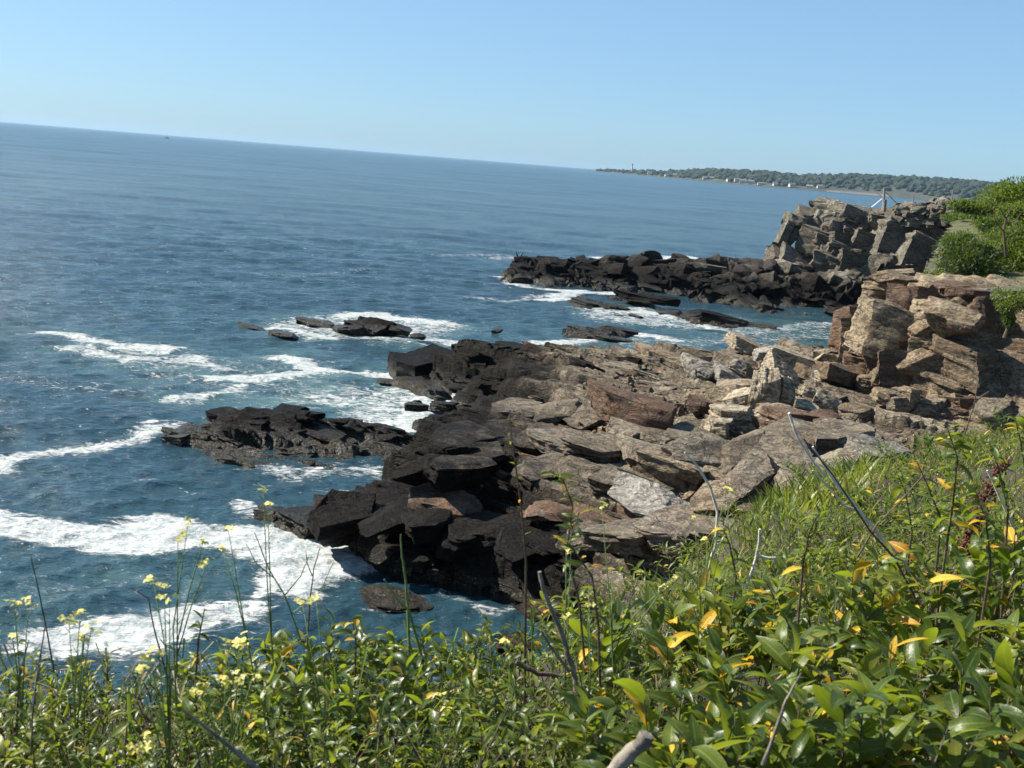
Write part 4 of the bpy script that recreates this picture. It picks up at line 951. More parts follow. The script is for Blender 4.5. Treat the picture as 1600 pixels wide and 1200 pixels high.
tag(t_o, "grassy top of the cliff below the green shrubs", "ground", kind="structure")

# ------------------------------------------------------------------ the bluff the photographer stands on
edge_px = [(-250, 1040, 4.2, .35), (0, 1035, 4.2, .35), (300, 1030, 4.3, .35), (600, 1025, 4.4, .35), (750, 1010, 4.8, .32), (900, 960, 6, .3), (1000, 915, 7.5, .25), (1090, 860, 10, .2), (1160, 815, 12, .12), (1300, 785, 14, .12), (1440, 735, 15, .12), (1600, 668, 17, .12), (1800, 600, 19, .1)]
gp = [(-4, 0, 10.35), (0, 0, 10.4), (4, 0, 10.5), (-4, -4, 10.5), (4, -4, 10.6), (9, 0, 10.8), (9, 6, 10.7), (14, 10, 10.6), (-9, 0, 10.2), (-9, -4, 10.3)]
for px, py, Y, vh in edge_px:
    p = at_y(px, py, Y)
    gp.append((p.x, p.y, p.z - vh))
    gp.append((p.x, p.y + 0.8, p.z - vh - 0.35))
    gp.append((p.x, p.y + 4.0, max(p.z - vh - 2.3, 2.2)))
    gp.append((p.x, p.y + 8.0, 1.0 if px < 900 else 2.6))
gp += [(-9, 20, -2), (0, 20, -0.5), (-20, 12, -3), (-20, 3, 6), (8, 28, 2.2), (16, 32, 2.6)]
ground = spline_surface(gp)
def gz(x, y): return float(ground(np.array([x]), np.array([y]))[0])
b_o = sheet("bluff_ground", np.arange(-14, 26, 0.2), np.arange(-4, 30, 0.2), ground, 'soil', lambda x, y: (y < 22 + 0.35 * x))
tag(b_o, "dark soil and litter slope under the foreground plants", "ground", kind="structure")

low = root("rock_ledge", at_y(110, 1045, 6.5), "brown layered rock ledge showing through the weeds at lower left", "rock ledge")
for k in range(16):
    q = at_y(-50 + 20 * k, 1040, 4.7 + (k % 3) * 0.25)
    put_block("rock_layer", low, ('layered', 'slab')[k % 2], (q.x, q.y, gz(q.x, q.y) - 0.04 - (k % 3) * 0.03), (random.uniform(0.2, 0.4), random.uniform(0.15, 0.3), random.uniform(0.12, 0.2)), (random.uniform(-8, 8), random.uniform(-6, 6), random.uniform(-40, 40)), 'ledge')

# ------------------------------------------------------------------ far coast, about three kilometres away
shore_px = [(900, 262.5, 5200), (960, 268, 4700), (1000, 272, 4200), (1060, 277, 3700), (1120, 283, 3300), (1200, 290, 3000), (1330, 301, 2900), (1430, 310, 2800), (1560, 322, 2500), (1700, 334, 2300)]
ridge_px = [(900, 262), (930, 262), (960, 262), (985, 263), (1010, 263), (1040, 265), (1075, 264), (1110, 262), (1140, 264), (1180, 265), (1230, 270), (1280, 272), (1330, 271), (1390, 273), (1450, 275), (1500, 279), (1560, 285), (1640, 290)]
def lerp_tab(tab, x, k):
    return float(np.interp(x, [t[0] for t in tab], [t[k] for t in tab]))
far_v, cols = [], np.linspace(900, 1700, 90)
prof = [(0.0, 0.0), (0.05, 0.10), (0.3, 0.45), (0.7, 0.85), (1.0, 1.0), (1.6, 0.8)]
def far_point(px, q):
    Ys = lerp_tab(shore_px, px, 2)
    sh = at_y(px, 300, Ys); sh.z = 0
    width = 120 + max(0, (px - 930)) * 1.0
    Yr = Ys + q * width
    top = at_y(px, lerp_tab(ridge_px, px, 1), Ys + width).z
    hgt = max(1.5, top - 13)
    f = float(np.interp(q, [a for a, b in prof], [b for a, b in prof]))
    d = ray(px, 300)
    return Vector((d.x / d.y * Yr, Yr, f * hgt - 0.3))
for px in cols:
    for q, _ in prof: far_v.append(tuple(far_point(px, q)))
n = len(prof); idx = np.arange(len(far_v)).reshape(-1, n)
FF = np.stack([idx[:-1, :-1], idx[1:, :-1], idx[1:, 1:], idx[:-1, 1:]], -1).reshape(-1, 4)
land = obj("far_hills", mesh_from("far_hills", far_v, FF, M['farland'], True))
tag(land, "low wooded hills of the far shore", "hill", kind="structure")
# beach strip
bv = []
for px in np.linspace(1290, 1390, 20):
    a, b = far_point(px, 0.0), far_point(px, 0.06)
    bv += [(a.x, a.y - 4, 0.3), (b.x, b.y - 12, b.z + 0.3)]
idx = np.arange(len(bv)).reshape(-1, 2)
beach = obj("beach", mesh_from("beach", bv, np.stack([idx[:-1, 0], idx[1:, 0], idx[1:, 1], idx[:-1, 1]], -1), M['sand'], True))
tag(beach, "pale strip of sand along the far shore", "beach", kind="structure")
# woodland, read as one mass
bm = bmesh.new(); bmesh.ops.create_icosphere(bm, subdivisions=2, radius=1.0)
icoV = np.array([v.co[:] for v in bm.verts]); icoF = np.array([[v.index for v in f.verts] for f in bm.faces]); bm.free()
wood = Build(); rr = random.Random(4)
for k in range(6):
    V = icoV * (1 + 0.28 * fbm(icoV * 1.9 + k * 7, 3, k))[:, None]
    mats, tn = [], []
    for _ in range(330):
        px = rr.uniform(930, 1690); q = rr.random() ** 0.6 * 1.05 + 0.07
        if px < 1060 and rr.random() < 0.5: continue
        if 1235 < px < 1420 and q < 0.14: q += 0.15
        p = far_point(px, q); s = rr.uniform(4.5, 11) * (0.75 if px < 1040 else 1.0)
        mats.append(np.array(Matrix.Translation(p + Vector((0, 0, s * 0.45))) @ Matrix.Rotation(rr.uniform(0, 6), 4, 'Z') @ Matrix.Diagonal((s * 1.2, s * 1.2, s * rr.uniform(0.8, 1.15), 1)))); tn.append(rr.random())
    wood.copies(V, icoF, mats, tn)
w_o = wood.build("far_woodland", M['farwood'])
tag(w_o, "dense dark wood covering the far shore", "woodland", kind="stuff")
# houses on the far shore
def house(px, q, w, d, h, rz, mat, label, storey=1):
    p = far_point(px, q); p.z += 0.2
    r = root("house", p, label, "house", "houses on the far shore", rz)
    r.matrix_basis = Matrix.Translation(p) @ Matrix.Rotation(rz, 4, 'Z')
    b = Build().box((0, 0, h / 2), (w, d, h)); b.build("wall", M[mat], r, shift=(0, 0, 0))
    e, rh = 0.6, d * 0.42
    V = [(-w / 2 - e, -d / 2 - e, h), (w / 2 + e, -d / 2 - e, h), (w / 2 + e, d / 2 + e, h), (-w / 2 - e, d / 2 + e, h), (-w / 2 - e, 0, h + rh), (w / 2 + e, 0, h + rh)]
    rb = Build(); rb.add(V, [(0, 1, 5), (0, 5, 4), (2, 3, 4), (2, 4, 5), (3, 0, 4), (1, 2, 5), (0, 3, 2), (0, 2, 1)])
    rb.build("roof", M['roofgrey'], r, shift=(0, 0, 0))
    for i in range(max(2, int(w / 4))):
        x = -w / 2 + w * (i + 0.5) / max(2, int(w / 4))
        wb = Build().box((x, -d / 2 - 0.03, h * 0.55), (1.2, 0.12, 1.6)); wb.build("window", M['glass'], r, shift=(0, 0, 0))
    return r
ORD = ["first", "second", "third", "fourth", "fifth", "sixth", "seventh", "eighth", "ninth", "tenth", "eleventh", "twelfth", "thirteenth", "fourteenth"]
hp = [(1012, 0.35), (1040, 0.2), (1052, 0.18), (1100, 0.1), (1110, 0.15), (1137, 0.1), (1150, 0.12), (1158, 0.08), (1172, 0.06), (1188, 0.05), (1210, 0.08), (1236, 0.08), (1264, 0.1), (1280, 0.12), (1300, 0.1)]
for i, (px, q) in enumerate(hp[:14]):
    mat = 'housewhite' if i % 3 else 'housetan'
    house(px, q, random.uniform(11, 20), random.uniform(8, 11), random.uniform(5, 8), random.uniform(-0.4, 0.3), mat, "tiny %s house by the far water, %s from the lighthouse" % ("white" if i % 3 else "tan", ORD[i]))
for i, (px, q) in enumerate([(1277, 0.75), (1294, 0.78), (1310, 0.8), (1328, 0.8)]):
    house(px, q, random.uniform(11, 16), 9, 7, random.uniform(-0.4, 0.3), 'housewhite', "tiny white house high in the far woods, %s from the lighthouse" % ORD[i])
lp = far_point(984, 0.5)
lt = root("lighthouse", lp, "slender lighthouse tower above the trees near the far point", "lighthouse")
H_ = at_y(984, 255, lp.y).z - lp.z
Build().tube([lp + Vector((0, 0, -1)), lp + Vector((0, 0, H_ * 0.5)), lp + Vector((0, 0, H_ * 0.84))], [4.2, 3.5, 2.8], 12).build("tower", M['housewhite'], lt)
Build().tube([lp + Vector((0, 0, H_ * 0.84)), lp + Vector((0, 0, H_ * 0.865))], [4.2, 4.2], 12).build("gallery", M['roofgrey'], lt)
Build().tube([lp + Vector((0, 0, H_ * 0.865)), lp + Vector((0, 0, H_ * 0.95))], [2.1, 2.1], 10).build("lantern", M['glass'], lt)
Build().tube([lp + Vector((0, 0, H_ * 0.95)), lp + Vector((0, 0, H_))], [2.5, 0.3], 10).build("roof", M['roofgrey'], lt)

# ------------------------------------------------------------------ boats
def boat(px, py_water, Y, L, label, rz=0.0):
    p = at_y(px, py_water, Y); p.z = -0.2
    r = root("boat", p, label, "boat")
    r.matrix_basis = Matrix.Translation(p) @ Matrix.Rotation(rz, 4, 'Z')
    st = [(-0.5, 0.13, 0.10), (-0.2, 0.15, 0.10), (0.15, 0.14, 0.12), (0.38, 0.08, 0.15), (0.5, 0.005, 0.18)]
    V = []
    for x, hw, top in st: V += [(x * L, -hw * L, top * L), (x * L, -hw * L * 0.6, 0), (x * L, hw * L * 0.6, 0), (x * L, hw * L, top * L)]
    F = []
    for i in range(len(st) - 1):
        for k in range(3): a = i * 4 + k; F += [(a, a + 4, a + 5), (a, a + 5, a + 1)]
        F += [(i * 4 + 3, i * 4 + 7, i * 4 + 4), (i * 4 + 3, i * 4 + 4, i * 4)]
    F += [(0, 1, 2), (0, 2, 3)]
    b = Build(); b.add(V, F); b.build("hull", M['boathull'], r, shift=(0, 0, 0))
    Build().box((0.12 * L, 0, 0.22 * L), (0.26 * L, 0.2 * L, 0.2 * L)).build("wheelhouse", M['boatwhite'], r, shift=(0, 0, 0))
    Build().box((0.12 * L, 0, 0.33 * L), (0.34 * L, 0.22 * L, 0.025 * L)).build("roof", M['boatwhite'], r, shift=(0, 0, 0))
    Build().tube([(0.02 * L, 0, 0.34 * L), (0.02 * L, 0, 0.6 * L)], 0.012 * L, 6).build("mast", M['boathull'], r, shift=(0, 0, 0))
boat(260, 213, 3300, 17, "dark fishing boat just below the horizon, largest of the boats", 0.1)
boat(371, 220, 5200, 12, "tiny boat speck right of the dark fishing boat")
boat(122, 199, 5600, 12, "tiny boat speck left of the dark fishing boat")
boat(560, 235, 6500, 12, "tiny boat speck on the middle of the horizon line")
boat(690, 246, 6500, 11, "tiny boat speck on the horizon, nearest to the far shore")

# ------------------------------------------------------------------ cormorants on the end of the spit
def bird(px, py, Y, hgt, label, face=1):
    p = at_y(px, py, Y)
    r = root("seabird", p, label, "bird", "cormorants on the spit")
    s = hgt / 0.8
    b = Build()
    P = [(-0.28 * face, 0, 0.02), (-0.16 * face, 0, 0.16), (-0.05 * face, 0, 0.30), (0.03 * face, 0, 0.46), (0.06 * face, 0, 0.58), (0.04 * face, 0, 0.68), (0.09 * face, 0, 0.75), (0.17 * face, 0, 0.755), (0.25 * face, 0, 0.75)]
    b.tube([p + Vector(q) * s for q in P], [k * s for k in (0.02, 0.07, 0.115, 0.10, 0.05, 0.035, 0.045, 0.022, 0.008)], 8)
    b.build("body", M['feather'], r, True)
    for sgn in (-1, 1):
        Build().tube([p + Vector((0.0, 0.05 * sgn, 0.2)) * s, p + Vector((0.02 * face, 0.06 * sgn, -0.03)) * s], 0.018 * s, 5).build("leg", M['feather'], r)
bird(807, 402, 120.6, 0.66, "black cormorant at the very end of the spit, left of two", -1)
bird(815, 402, 120.8, 0.62, "black cormorant at the end of the spit, right of two", 1)

# ------------------------------------------------------------------ posts on the headland
pb = at_y(1381, 327, 118); pt = at_y(1382, 293, 118)
post = root("signal_post", pb, "weathered wooden post with slanting struts on top of the headland", "post")
Build().tube([pb - Vector((0, 0, .4)), pt], [0.15, 0.11], 8).build("post", M['post'], post)
Build().tube([pb - Vector((0, 0, .4)), at_y(1383, 312, 118)], [0.26, 0.2], 8).build("sleeve", M['post'], post)
Build().tube([at_y(1362, 324, 117.4), at_y(1378, 311, 117.9)], [0.09, 0.07], 6).build("strut", M['boatwhite'], post)
Build().tube([at_y(1366, 297, 118.6), at_y(1379, 309, 118.1)], [0.05, 0.04], 6).build("stay", M['post'], post)
Build().tube([at_y(1405, 322, 118.6), at_y(1384, 300, 118.1)], [0.05, 0.04], 6).build("stay", M['post'], post)
for (x0, y0, x1, y1, Y, lb) in [(1425, 336, 1428, 303, 112, "thin metal pole next to the strutted post"), (1486, 338, 1489, 296, 100, "thin pole at the edge of the headland turf, middle one"), (1545, 328, 1546, 293, 96, "thin pole standing against the green hill shrubs"), (1598, 300, 1599, 285, 92, "short thin pole among the hilltop shrubs")]:
    a, b = at_y(x0, y0, Y), at_y(x1, y1, Y)
    o = Build().tube([a - Vector((0, 0, .5)), a, b], [0.05, 0.05, 0.045], 6).build("pole", M['post'])
    tag(o, lb, "pole")

# ------------------------------------------------------------------ loose rubble in the hollows of the shelf
def rubble():
    rr = random.Random(9); b = Build(); bm_ = bmesh.new(); bmesh.ops.create_icosphere(bm_, subdivisions=1, radius=0.6)
    V0 = np.array([v.co[:] for v in bm_.verts]); F0 = np.array([[v.index for v in f.verts] for f in bm_.faces]); bm_.free()
    for k in range(5):
        r_ = np.random.default_rng(k); V = V0.copy()
        for _ in range(9):
            n = r_.normal(size=3); n /= np.linalg.norm(n); V -= np.maximum(V @ n - r_.uniform(0.22, 0.36), 0)[:, None] * n
        ms = []
        while len(ms) < 130:
            px, py = rr.uniform(900, 1440), rr.uniform(560, 830)
            if vnoise(np.array([[px * 0.02, py * 0.03, 0.5]]), 8)[0] < 0.05: continue
            Y = sit(px, py)
            if Y is None: continue
            p = at_y(px, py, Y); sc_ = 0.12 + 0.38 * rr.random() ** 2.5
            ms.append(np.array(Matrix.Translation(p + Vector((0, 0, sc_ * 0.1))) @ Euler((rr.random() * 6, rr.random() * 6, rr.random() * 6)).to_matrix().to_4x4() @ Matrix.Diagonal((sc_ * 1.5, sc_, sc_ * 0.8, 1))))
        b.copies(V, F0, ms, [rr.random() for _ in ms])
    o = b.build("rubble", M['tan'], shelf, 30); o["kind"] = "stuff"
rubble()

# ------------------------------------------------------------------ plants
def leaf_shape(w=0.42, fold=0.30, curl=0.22, n=6, tip=1.0, wave=0.0):
    V, F = [], []
    for i in range(n + 1):
        t = i / n
        hw = 0.5 * w * 2.1 * (t ** 0.7) * ((1 - t) ** (0.85 * tip)) if 0 < i < n else 0.012
        z = 0.10 * math.sin(t * 2.2) - curl * t * t
        wv = wave * math.sin(t * 9)
        V += [(t, 0, z), (t, hw, z + fold * hw + wv * hw), (t, -hw, z + fold * hw - wv * hw)]
    for i in range(n):
        a, b = i * 3, i * 3 + 3
        F += [(a, b, b + 1), (a, b + 1, a + 1), (a, a + 2, b + 2), (a, b + 2, b)]
    return np.array(V), np.array(F)
BROAD = [leaf_shape(0.46, 0.25, 0.18), leaf_shape(0.50, 0.45, 0.30, wave=0.12), leaf_shape(0.40, 0.15, 0.05), leaf_shape(0.44, 0.60, 0.40), leaf_shape(0.52, 0.30, 0.45, wave=0.2)]
NARROW = [leaf_shape(0.24, 0.3, 0.3, 5), leaf_shape(0.28, 0.4, 0.1, 5), leaf_shape(0.22, 0.2, 0.5, 5)]
LANCE = [leaf_shape(0.12, 0.4, 0.35, 5), leaf_shape(0.10, 0.3, 0.15, 5), leaf_shape(0.14, 0.3, 0.55, 5)]
BLADE = [leaf_shape(0.035, 0.5, 0.25, 4, 0.5), leaf_shape(0.03, 0.5, 0.6, 4, 0.5), leaf_shape(0.028, 0.3, 0.08, 3, 0.5)]
FINE = [leaf_shape(0.016, 0.5, 0.25, 4, 0.5), leaf_shape(0.014, 0.5, 0.6, 4, 0.5), leaf_shape(0.013, 0.3, 0.08, 3, 0.5)]
TUFT = [leaf_shape(0.40, 0.3, 0.3, 2), leaf_shape(0.46, 0.4, 0.1, 2), leaf_shape(0.36, 0.2, 0.5, 2)]
LEAF_ME = {}
def leaf_me(shape_id, shapes, mat):
    k = (shape_id, id(shapes), mat)
    if k not in LEAF_ME:
        LEAF_ME[k] = mesh_from("leaf", shapes[shape_id][0], shapes[shape_id][1], M[mat], True, {"rib": (np.arange(len(shapes[shape_id][0])) % 3 > 0).astype(float)})
    return LEAF_ME[k]

def leaf_mat(p, d, nrm, size):
    x = Vector(d).normalized(); y = Vector(nrm).cross(x)
    if y.length < 1e-3: y = Vector((0, 1, 0)).cross(x)
    y.normalize(); z = x.cross(y)
    m = Matrix((x, y, z)).transposed().to_4x4() @ Matrix.Diagonal((size, size, size, 1))
    return Matrix.Translation(p) @ m

CAMP = Vector((0, 0, CAM_H))
def finish_leaves(r, leaves, shapes, mat, n_obj, ymat='leaf_yellow'):
    """nearest leaves become parts of their own, the rest one foliage part"""
    leaves.sort(key=lambda q: (q[0].translation - CAMP).length - (0.25 if q[2] else 0))
    for m, sid, yel in leaves[:n_obj]:
        o = obj("leaf", leaf_me(sid, shapes, ymat if yel else mat), r, m)
        if yel: o["label"] = "yellow leaf"
    for mt, want in ((mat, False), (ymat, True)):
        rest = [q for q in leaves[n_obj:] if q[2] == want]
        if not rest: continue
        b = Build()
        for s in range(len(shapes)):
            ms = [np.array(q[0]) for q in rest if q[1] == s]
            if ms: b.copies(shapes[s][0], shapes[s][1], ms, [random.random() for _ in ms])
        o = b.build("foliage" if not want else "yellow_foliage", M[mt], r, True)
        o["kind"] = "stuff"

def shrub(name, label, cat, group, base, top, radius, n_twig, per, lsize, shapes, mat, n_obj, yellow=0.03, seed=0, lean=(0, 0), up=0.35):
    rr = random.Random(seed)
    r = root(name, base, label, cat, group)
    tw = Build(); leaves = []
    H = top - base.z
    for k in range(n_twig):
        th = rr.uniform(0, 6.283); rho = math.sqrt(rr.random())
        tip = base + Vector((radius * rho * math.cos(th) + lean[0] * rho, radius * rho * math.sin(th) + lean[1] * rho, H * (1 - 0.45 * rho * rho) * rr.uniform(0.72, 1.04)))
        foot = base + Vector((radius * 0.35 * rho * math.cos(th), radius * 0.35 * rho * math.sin(th), -0.05))
        mid = foot.lerp(tip, 0.55) + Vector((rr.gauss(0, .03), rr.gauss(0, .03), 0.12 * H))
        path = [foot, foot.lerp(mid, 0.5), mid, mid.lerp(tip, 0.55), tip]
        tw.tube(path, [0.004, 0.0035, 0.003, 0.0022, 0.0012], 4)
        for i in range(per):
            t = 0.32 + 0.68 * (i + rr.random() * 0.6) / per
            q = t * 4; a = min(int(q), 3); p = path[a].lerp(path[a + 1], q - a)
            ax = (path[a + 1] - path[a]).normalized()
            w = i * 2.4 + th + rr.gauss(0, .5)
            out = Vector((math.cos(w), math.sin(w), 0))
            d = (out * rr.uniform(0.7, 1.2) + ax * 0.55 + Vector((0, 0, rr.gauss(up - 0.15, 0.38)))).normalized()
            nrm = Vector((rr.gauss(0, .45), rr.gauss(0, .45), 1.0))
            leaves.append((leaf_mat(p, d, nrm, lsize * rr.uniform(0.6, 1.2)), rr.randrange(len(shapes)), rr.random() < yellow))
    tw.build("twigs", M['twig'], r)
    finish_leaves(r, leaves, shapes, mat, n_obj)
    return r

def spot(px, py, Y):
    p = at_y(px, py, Y)
    return Vector((p.x, p.y, gz(p.x, p.y) - 0.02)), p.z

# broad leaved climbing shrubs at lower right
ROWS = {
    "broad": [("back", [(1060, 960, 4.0), (1190, 905, 4.2), (1330, 872, 4.3), (1460, 850, 4.3), (1590, 800, 4.4)]),
              ("middle", [(1130, 1040, 3.2), (1280, 1000, 3.2), (1420, 965, 3.3), (1560, 960, 3.3)]),
              ("front", [(1080, 1105, 2.6), (1220, 1090, 2.6), (1370, 1060, 2.6), (1510, 1050, 2.6), (1640, 1040, 2.7)])],
    "small": [("back", [(30, 1050, 3.9), (160, 1045, 3.9), (290, 1035, 4.0), (420, 1005, 4.1), (540, 985, 4.2), (660, 990, 4.2), (780, 990, 4.3), (900, 965, 4.6), (1000, 945, 4.8)]),
              ("middle", [(-10, 1095, 3.3), (120, 1095, 3.3), (250, 1085, 3.3), (390, 1065, 3.3), (520, 1050, 3.3), (650, 1050, 3.3), (780, 1055, 3.3), (900, 1045, 3.4), (1000, 1040, 3.5)]),
              ("front", [(40, 1150, 2.75), (190, 1145, 2.75), (340, 1135, 2.75), (480, 1115, 2.75), (620, 1110, 2.75), (760, 1115, 2.75), (890, 1110, 2.8), (990, 1105, 2.8)])]}
ORDW = ["first", "second", "third", "fourth", "fifth", "sixth", "seventh", "eighth", "ninth"]
sd = 300
for row, sp in ROWS["broad"]:
    for i, (px, py, Y) in enumerate(sp):
        sd += 1
        b, top = spot(px, py, Y)
        rowtxt = {"back": "in the back row", "middle": "in the middle row", "front": "along the bottom edge"}[row]
        shrub("broadleaf_shrub", "glossy broad leaved shrub %s, %s from the log" % (rowtxt, ORDW[i]), "shrub", "broad leaved shrubs at the lower corner", b, max(top, b.z + 0.3), 0.48, 20, 12, 0.128, BROAD, ['leaf', 'leaf_light'][i % 2], 130, 0.06 if row != "front" else 0.02, sd)
for row, sp in ROWS["small"]:
    for i, (px, py, Y) in enumerate(sp):
        sd += 1
        b, top = spot(px, py, Y)
        mixed = (i * 7 + sd) % 3
        rowtxt = {"back": "in the back row against the water", "middle": "in the middle row", "front": "along the bottom edge"}[row]
        big = 380 < px < 760 and row != "front"
        shrub("bluff_shrub", "%s leaved shrub %s, %s from the left" % ("medium" if big else "small", rowtxt, ORDW[i]), "shrub", "small leaved shrubs on the bluff edge", b, max(top, b.z + 0.25), 0.44,
              36, 12, 0.078 if big else 0.056, BROAD if big or mixed == 0 else NARROW, 'leaf' if mixed else 'leaf_light', 60, 0.018, sd)

# herbs and young shrubs on the grass slope
SLOPE = [(1010, 900, 6.0), (1080, 880, 7.0), (1180, 880, 6.5), (1300, 860, 6.2), (1420, 830, 6.2), (1530, 800, 6.5), (1600, 760, 7.0), (1480, 770, 9.0), (1570, 720, 10.5), (1400, 800, 8.5), (1120, 850, 8.5), (940, 930, 5.4)]
WHERE = ["beside the lowest ledge", "under the bent white twig", "left of the long dead branch", "below the long dead branch", "right of the long dead branch", "below the red seed heads", "at the far edge of the picture", "behind the tall leafy shoot",
         "highest on the slope", "at the tip of the dark twig", "beside the round grey stone", "next to the upright dead stub"]
for i, (px, py, Y) in enumerate(SLOPE):
    b, top = spot(px, py, Y)
    shrub("slope_herb", "leafy pale green herb clump on the grass slope, " + WHERE[i], "herb", "herbs on the grass slope", b, max(top, b.z + 0.28), 0.55, 26, 12, 0.080, [NARROW, BROAD][i % 2], 'leaf_light', 40, 0.03, 500 + i)
SLOPE2 = [(1130, 900, 5.2), (1240, 870, 7.5), (1360, 850, 7.2), (1470, 830, 7.4), (1350, 820, 9.5), (1440, 775, 11.0), (1530, 745, 11.5), (1600, 700, 13.0), (1500, 730, 14.0), (1390, 770, 13.0), (1180, 850, 9.0), (1290, 800, 12.0), (1570, 690, 15.0), (1610, 800, 5.6), (1380, 880, 5.2)]
for i, (px, py, Y) in enumerate(SLOPE2):
    b, top = spot(px, py, Y)
    shrub("slope_herb", "bushy narrow leaved weed on the grass slope, %s from the water side" % (ORDW + ["tenth", "eleventh", "twelfth", "thirteenth", "fourteenth", "fifteenth"])[sorted(SLOPE2).index((px, py, Y))], "herb", "bushy weeds on the grass slope", b, max(top, b.z + [0.35, 0.55, 0.45][i % 3]), 0.6, 28, 13, 0.095, [LANCE, NARROW][i % 2], ['leaf_light', 'grass'][i % 2], 20, 0.01, 540 + i, up=0.6)

# tall leafy shoots
def shoot(label, path_px, Y, lsize, per, mat, yellow, seed, rad0=0.006):
    rr = random.Random(seed)
    P = [at_y(px, py, Y + dy) for px, py, dy in path_px]
    P[0].z = min(P[0].z, gz(P[0].x, P[0].y) + 0.0)
    r = root("leafy_shoot", P[0], label, "plant")
    Build().tube(P, [rad0 * (1 - 0.7 * i / (len(P) - 1)) for i in range(len(P))], 6).build("stem", M['twig'], r)
    leaves = []
    for i in range(per):
        t = (0.30 + 0.70 * (i + rr.random() * .5) / per) * (len(P) - 1); a = min(int(t), len(P) - 2)
        p = P[a].lerp(P[a + 1], t - a); w = i * 2.4 + rr.gauss(0, .4)
        d = Vector((math.cos(w), math.sin(w), rr.gauss(0.1, 0.45)))
        leaves.append((leaf_mat(p, d, Vector((rr.gauss(0, .5), rr.gauss(0, .5), 1)), lsize * rr.uniform(0.6, 1.15)), rr.randrange(len(BROAD)), rr.random() < yellow))
    finish_leaves(r, leaves, BROAD, mat, per)
shoot("tall leafy shoot with drooping leaves in front of the grass slope", [(1470, 960, 0), (1478, 860, 0), (1490, 780, 0), (1496, 715, 0), (1480, 668, 0)], 4.2, 0.085, 40, 'leaf', 0.05, 1)
shoot("tall leafy shoot near the picture's right edge", [(1590, 900, 0), (1575, 800, 0), (1560, 730, 0), (1545, 690, 0)], 4.4, 0.08, 26, 'leaf', 0.08, 2)
shoot("leafy sprig with glossy leaves in front of the brown slabs", [(940, 1040, 0), (905, 940, 0), (885, 860, 0), (895, 790, 0), (880, 750, 0), (858, 735, 0)], 3.9, 0.062, 26, 'leaf_light', 0.06, 3)
shoot("bare dark shoot with few leaves left of the glossy sprig", [(838, 960, 0), (822, 880, 0), (815, 800, 0), (806, 730, 0), (800, 690, 0), (796, 640, 0)], 3.9, 0.04, 9, 'leaf_light', 0.2, 4)
shoot("dark stemmed leafy shoot among the yellow flowers", [(960, 1060, 0), (935, 980, 0), (925, 900, 0), (890, 850, 0), (905, 800, 0)], 3.5, 0.06, 22, 'leaf', 0.06, 5)
shoot("short leafy shoot left of the tall drooping one", [(1420, 900, 0), (1425, 830, 0), (1415, 770, 0), (1400, 735, 0)], 4.6, 0.08, 22, 'leaf_light', 0.05, 11)
shoot("leafy shoot at the right edge in front of the red seed heads", [(1540, 960, 0), (1548, 880, 0), (1540, 810, 0), (1525, 770, 0)], 3.9, 0.085, 26, 'leaf', 0.06, 12)
shoot("leafy shoot in the far corner under the cliff", [(1610, 860, 0), (1605, 760, 0), (1595, 690, 0), (1585, 650, 0)], 4.8, 0.085, 30, 'leaf_light', 0.05, 13)
shoot("leafy shoot between the grey branch and the forked twig", [(1260, 940, 0), (1255, 880, 0), (1265, 830, 0), (1280, 800, 0)], 4.2, 0.075, 20, 'leaf_light', 0.08, 14)
shoot("leafy shoot beside the bent white twig", [(1150, 960, 0), (1150, 900, 0), (1140, 850, 0), (1130, 825, 0)], 4.2, 0.065, 18, 'leaf', 0.08, 15)
shoot("yellowing leafy shoot on the slope right of the grey branch", [(1480, 880, 0), (1470, 810, 0), (1450, 760, 0), (1432, 720, 0)], 4.4, 0.075, 20, 'leaf_light', 0.25, 16)
shoot("leafy shoot rising from the back shrubs near the water", [(560, 1040, 0), (556, 1000, 0), (550, 965, 0)], 4.0, 0.075, 9, 'leaf', 0.2, 6)
shoot("thin leafy shoot at the far lower left", [(20, 1120, 0), (30, 1060, 0), (45, 1000, 0)], 3.4, 0.055, 10, 'leaf', 0.15, 7)
shoot("twiggy shoot with small dark leaves left of the mustard flowers", [(300, 1060, 0), (310, 1000, 0), (320, 950, 0)], 3.7, 0.05, 12, 'leaf', 0.1, 8)

# wild mustard with pale yellow flowers
def flower_shapes(seed):
    rr = random.Random(seed); mats = []
    pet = leaf_shape(0.75, 0.2, 0.35, 3, 0.45)
    for _ in range(5):
        c = Vector((rr.gauss(0, .012), rr.gauss(0, .012), rr.gauss(0, .010)))
        ax = Vector((rr.gauss(0, .5), rr.gauss(0, .5), 1)).normalized()
        u = ax.orthogonal().normalized(); v = ax.cross(u); w0 = rr.random() * 6
        for k in range(4):
            w = w0 + k * math.pi / 2
            mats.append(np.array(leaf_mat(c, u * math.cos(w) + v * math.sin(w) + ax * 0.35, ax, rr.uniform(0.010, 0.014))))
    b = Build().copies(pet[0], pet[1], mats, [rr.random() for _ in mats])
    return mesh_from("flower", np.concatenate(b.v), np.concatenate(b.f), M['petal'], True, {"tint": np.concatenate(b.t)})
FLOWER = [flower_shapes(k) for k in range(5)]
